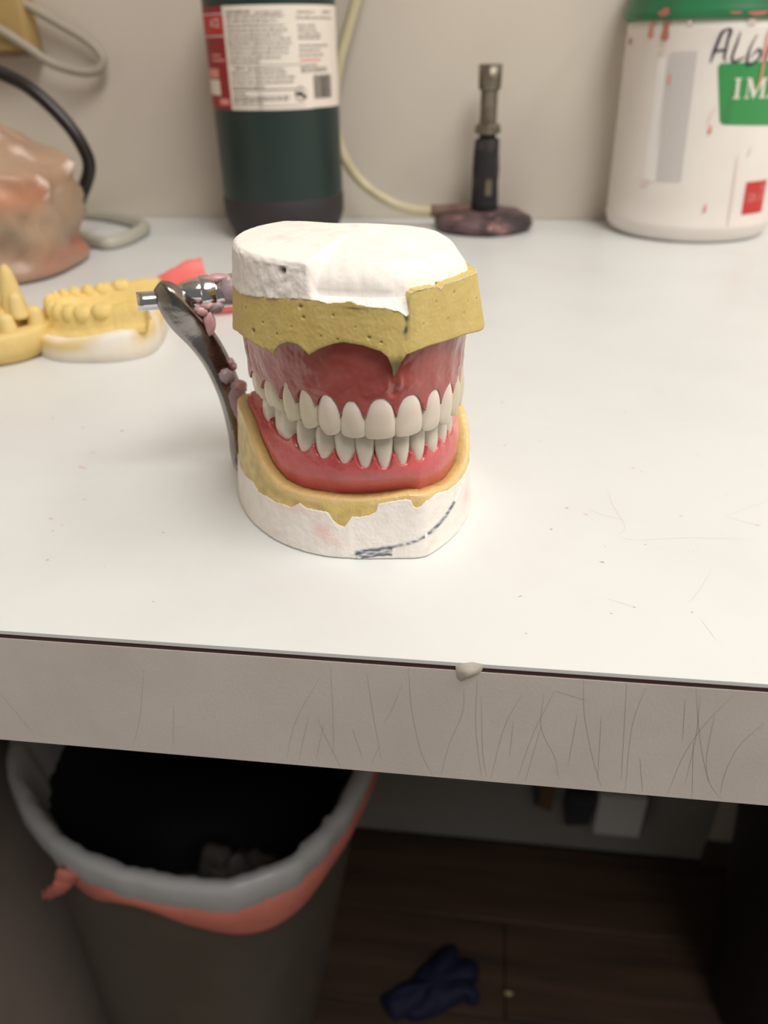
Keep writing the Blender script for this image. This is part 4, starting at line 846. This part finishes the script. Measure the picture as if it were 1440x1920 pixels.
for x_, y_ in BO:
    q = math.atan2(y_, x_)
    if R(-122) < q < R(12): fr_.append((x_*1.0, y_*1.0, q))
fr_.sort(key=lambda e_: e_[2]); tt = [e_[2] for e_ in fr_]
hem = np.array([.006+.028*math.exp(-((q-R(-64))/.34)**2)+.020*math.exp(-((q-R(-108))/.20)**2)+.006*smooth01((q-R(-70))/.4)*smooth01((R(12)-q)/.9)+.003*nz((q*6, 0, 0), 1) for q in tt])
for k, zf in ((1.000, .02), (1.022, .10), (1.030, .45), (1.024, .8), (1.012, 1.0), (.985, .96), (.985, .1)):
    rows.append(np.array([(X*k, Y*k, BZ-.019-hem[i]*zf+.001) for i, (X, Y, q) in enumerate(fr_)]))
rows.append(rows[0].copy())
pk = thing('pink_bag', 'salmon pink plastic bag edge hanging out under the white bin liner', 'bag', (BX, BY, 0))
sheet('bag_hem', rows, 'pink_bag', pk, {})
tf = [(-.260-BX, .296-BY, .505), (-.268-BX, .292-BY, .493), (-.276-BX, .292-BY, .484), (-.283-BX, .295-BY, .476), (-.288-BX, .2975-BY, .466)]
sweep('bag_tuft', tf, [.010, .007, .005, .005, .002], 'pink_bag', pk, rb=[.003, .003, .003, .002, .001], nseg=14, noisy=.002, side=(0, 0, 1))
cp = tag(blob('crumpled_paper', (BX+.0, BY-.02, .29), .05, .045, .04, 'paper', None, .55, 3.2, 30, 4), 'crumpled pale paper lying inside the grey waste bin', 'paper')
tag(blob('rubbish', (BX-.04, BY+.01, .14), .07, .06, .11, 'bin_inside', None, .4, 3, 24, 9), 'dark crumpled rubbish filling the bottom of the waste bin', 'rubbish')

bb_ = thing('black_bin', 'black plastic bin standing in the dark at the right under the worktop', 'bin', (.447, .535, 0))
lathe('bin_body', [(.105, .0), (.122, .004), (.131, .020), (.135, .08), (.150, .25), (.172, .44), (.176, .448), (.176, .470), (.168, .470), (.150, .30), (.125, .03)], 'black_plastic', bb_, 72)
lathe('bin_rim', [(.166, .466), (.178, .466), (.180, .474), (.176, .480), (.166, .480)], 'black_plastic', bb_, 72)

GZ = 0.0
gl_out = [(-80, 482), (-66, 490), (-57, 495), (-44, 505), (-29, 527), (-14, 543), (-3, 553), (6, 557), (13, 551), (14, 540), (12, 533), (20, 538), (37, 539), (40, 526), (38, 514), (27, 510), (36, 505), (42, 498), (38, 488), (31, 486), (24, 492), (14, 486), (-3, 476), (-16, 468), (-30, 463), (-41, 462), (-47, 466), (-55, 460), (-63, 462), (-72, 472)]
P = chaikin(gl_out, 2); n = len(P); cx, cy = -18, 503
ctrs = np.array([(-55, 478), (-30, 490), (-8, 510), (4, 530), (24, 524), (28, 496), (0, 492)], float)
rows = []
for k, z in ((1, .0006), (1.01, .004), (.97, .009), (.88, .013), (.72, .017), (.5, .020), (.25, .021)):
    r_ = []
    for x, y in P:
        d = np.hypot(ctrs[:, 0]-x, ctrs[:, 1]-y); wv = 1/(d+2)**2; c_ = (ctrs*wv[:, None]).sum(0)/wv.sum()
        kx = k if k >= .88 else k
        tx, ty = (c_ if k > .6 else np.array((cx, cy))*.55+c_*.45)
        xx, yy = tx+(x-tx)*kx, ty+(y-ty)*kx
        wr = nz((xx*.055, yy*.055, z*90), 1)
        r_.append((xx*1e-3, yy*1e-3, max(.0006, z*(1+.45*wr))))
    rows.append(np.array(r_))
tag(loft('rubber_glove', rows, 'glove'), 'crumpled dark blue rubber glove lying on the wood floor', 'glove')
for i, (x, y) in enumerate(((.062, .498), (.30, .60), (.235, .515), (.165, .505))):
    pass
tag(blob('floor_crumb', (.075, .506, .0022), .005, .003, .002, 'crumb', None, .4, 3, 10, 2), 'small pale crumb on the floor beside the blue glove', 'crumb')

ob = thing('wall_outlet_box', 'white box fixed low on the wall, below the worktop edge', 'outlet box', (.214, YW-.0065, ZC-.735))
box('box_body', (-.030, .030, -.030, 0, -.037, .04), 'outlet_white', ob, bev=.0015)
box('box_side_gap', (.030, .0325, -.028, 0, -.037, .04), 'plug_black', ob)
pg = thing('black_plug', 'black plug with a slanted lower end, beside the white wall box', 'plug', (.1625, YW-.0065, ZC-.735))
prism('plug_body', [(-.017, -.024), (-.012, -.0285), (.012, -.024), (.016, -.019), (.016, .035), (-.017, .035)], 0, .028, 'plug_black', pg).matrix_local = Matrix(((1, 0, 0, 0), (0, 0, -1, 0), (0, 1, 0, 0), (0, 0, 0, 1)))
box('plug_ridge', (-.012, .010, -.030, -.028, -.006, .03), 'plug_black', pg, bev=.0005)
bp = thing('brown_plug', 'small brown plug end, left of the black plug on the wall', 'plug', (.117, YW-.0065, ZC-.735))
prism('plug_body', [(-.013, -.002), (.004, -.0125), (.012, -.0125), (.012, .035), (-.013, .035)], 0, .02, 'plug_brown', bp).matrix_local = Matrix(((1, 0, 0, 0), (0, 0, -1, 0), (0, 1, 0, 0), (0, 0, 0, 1)))
box('plug_band', (-.0135, -.006, -.021, 0, .000, .03), 'plug_black', bp, bev=.0005)
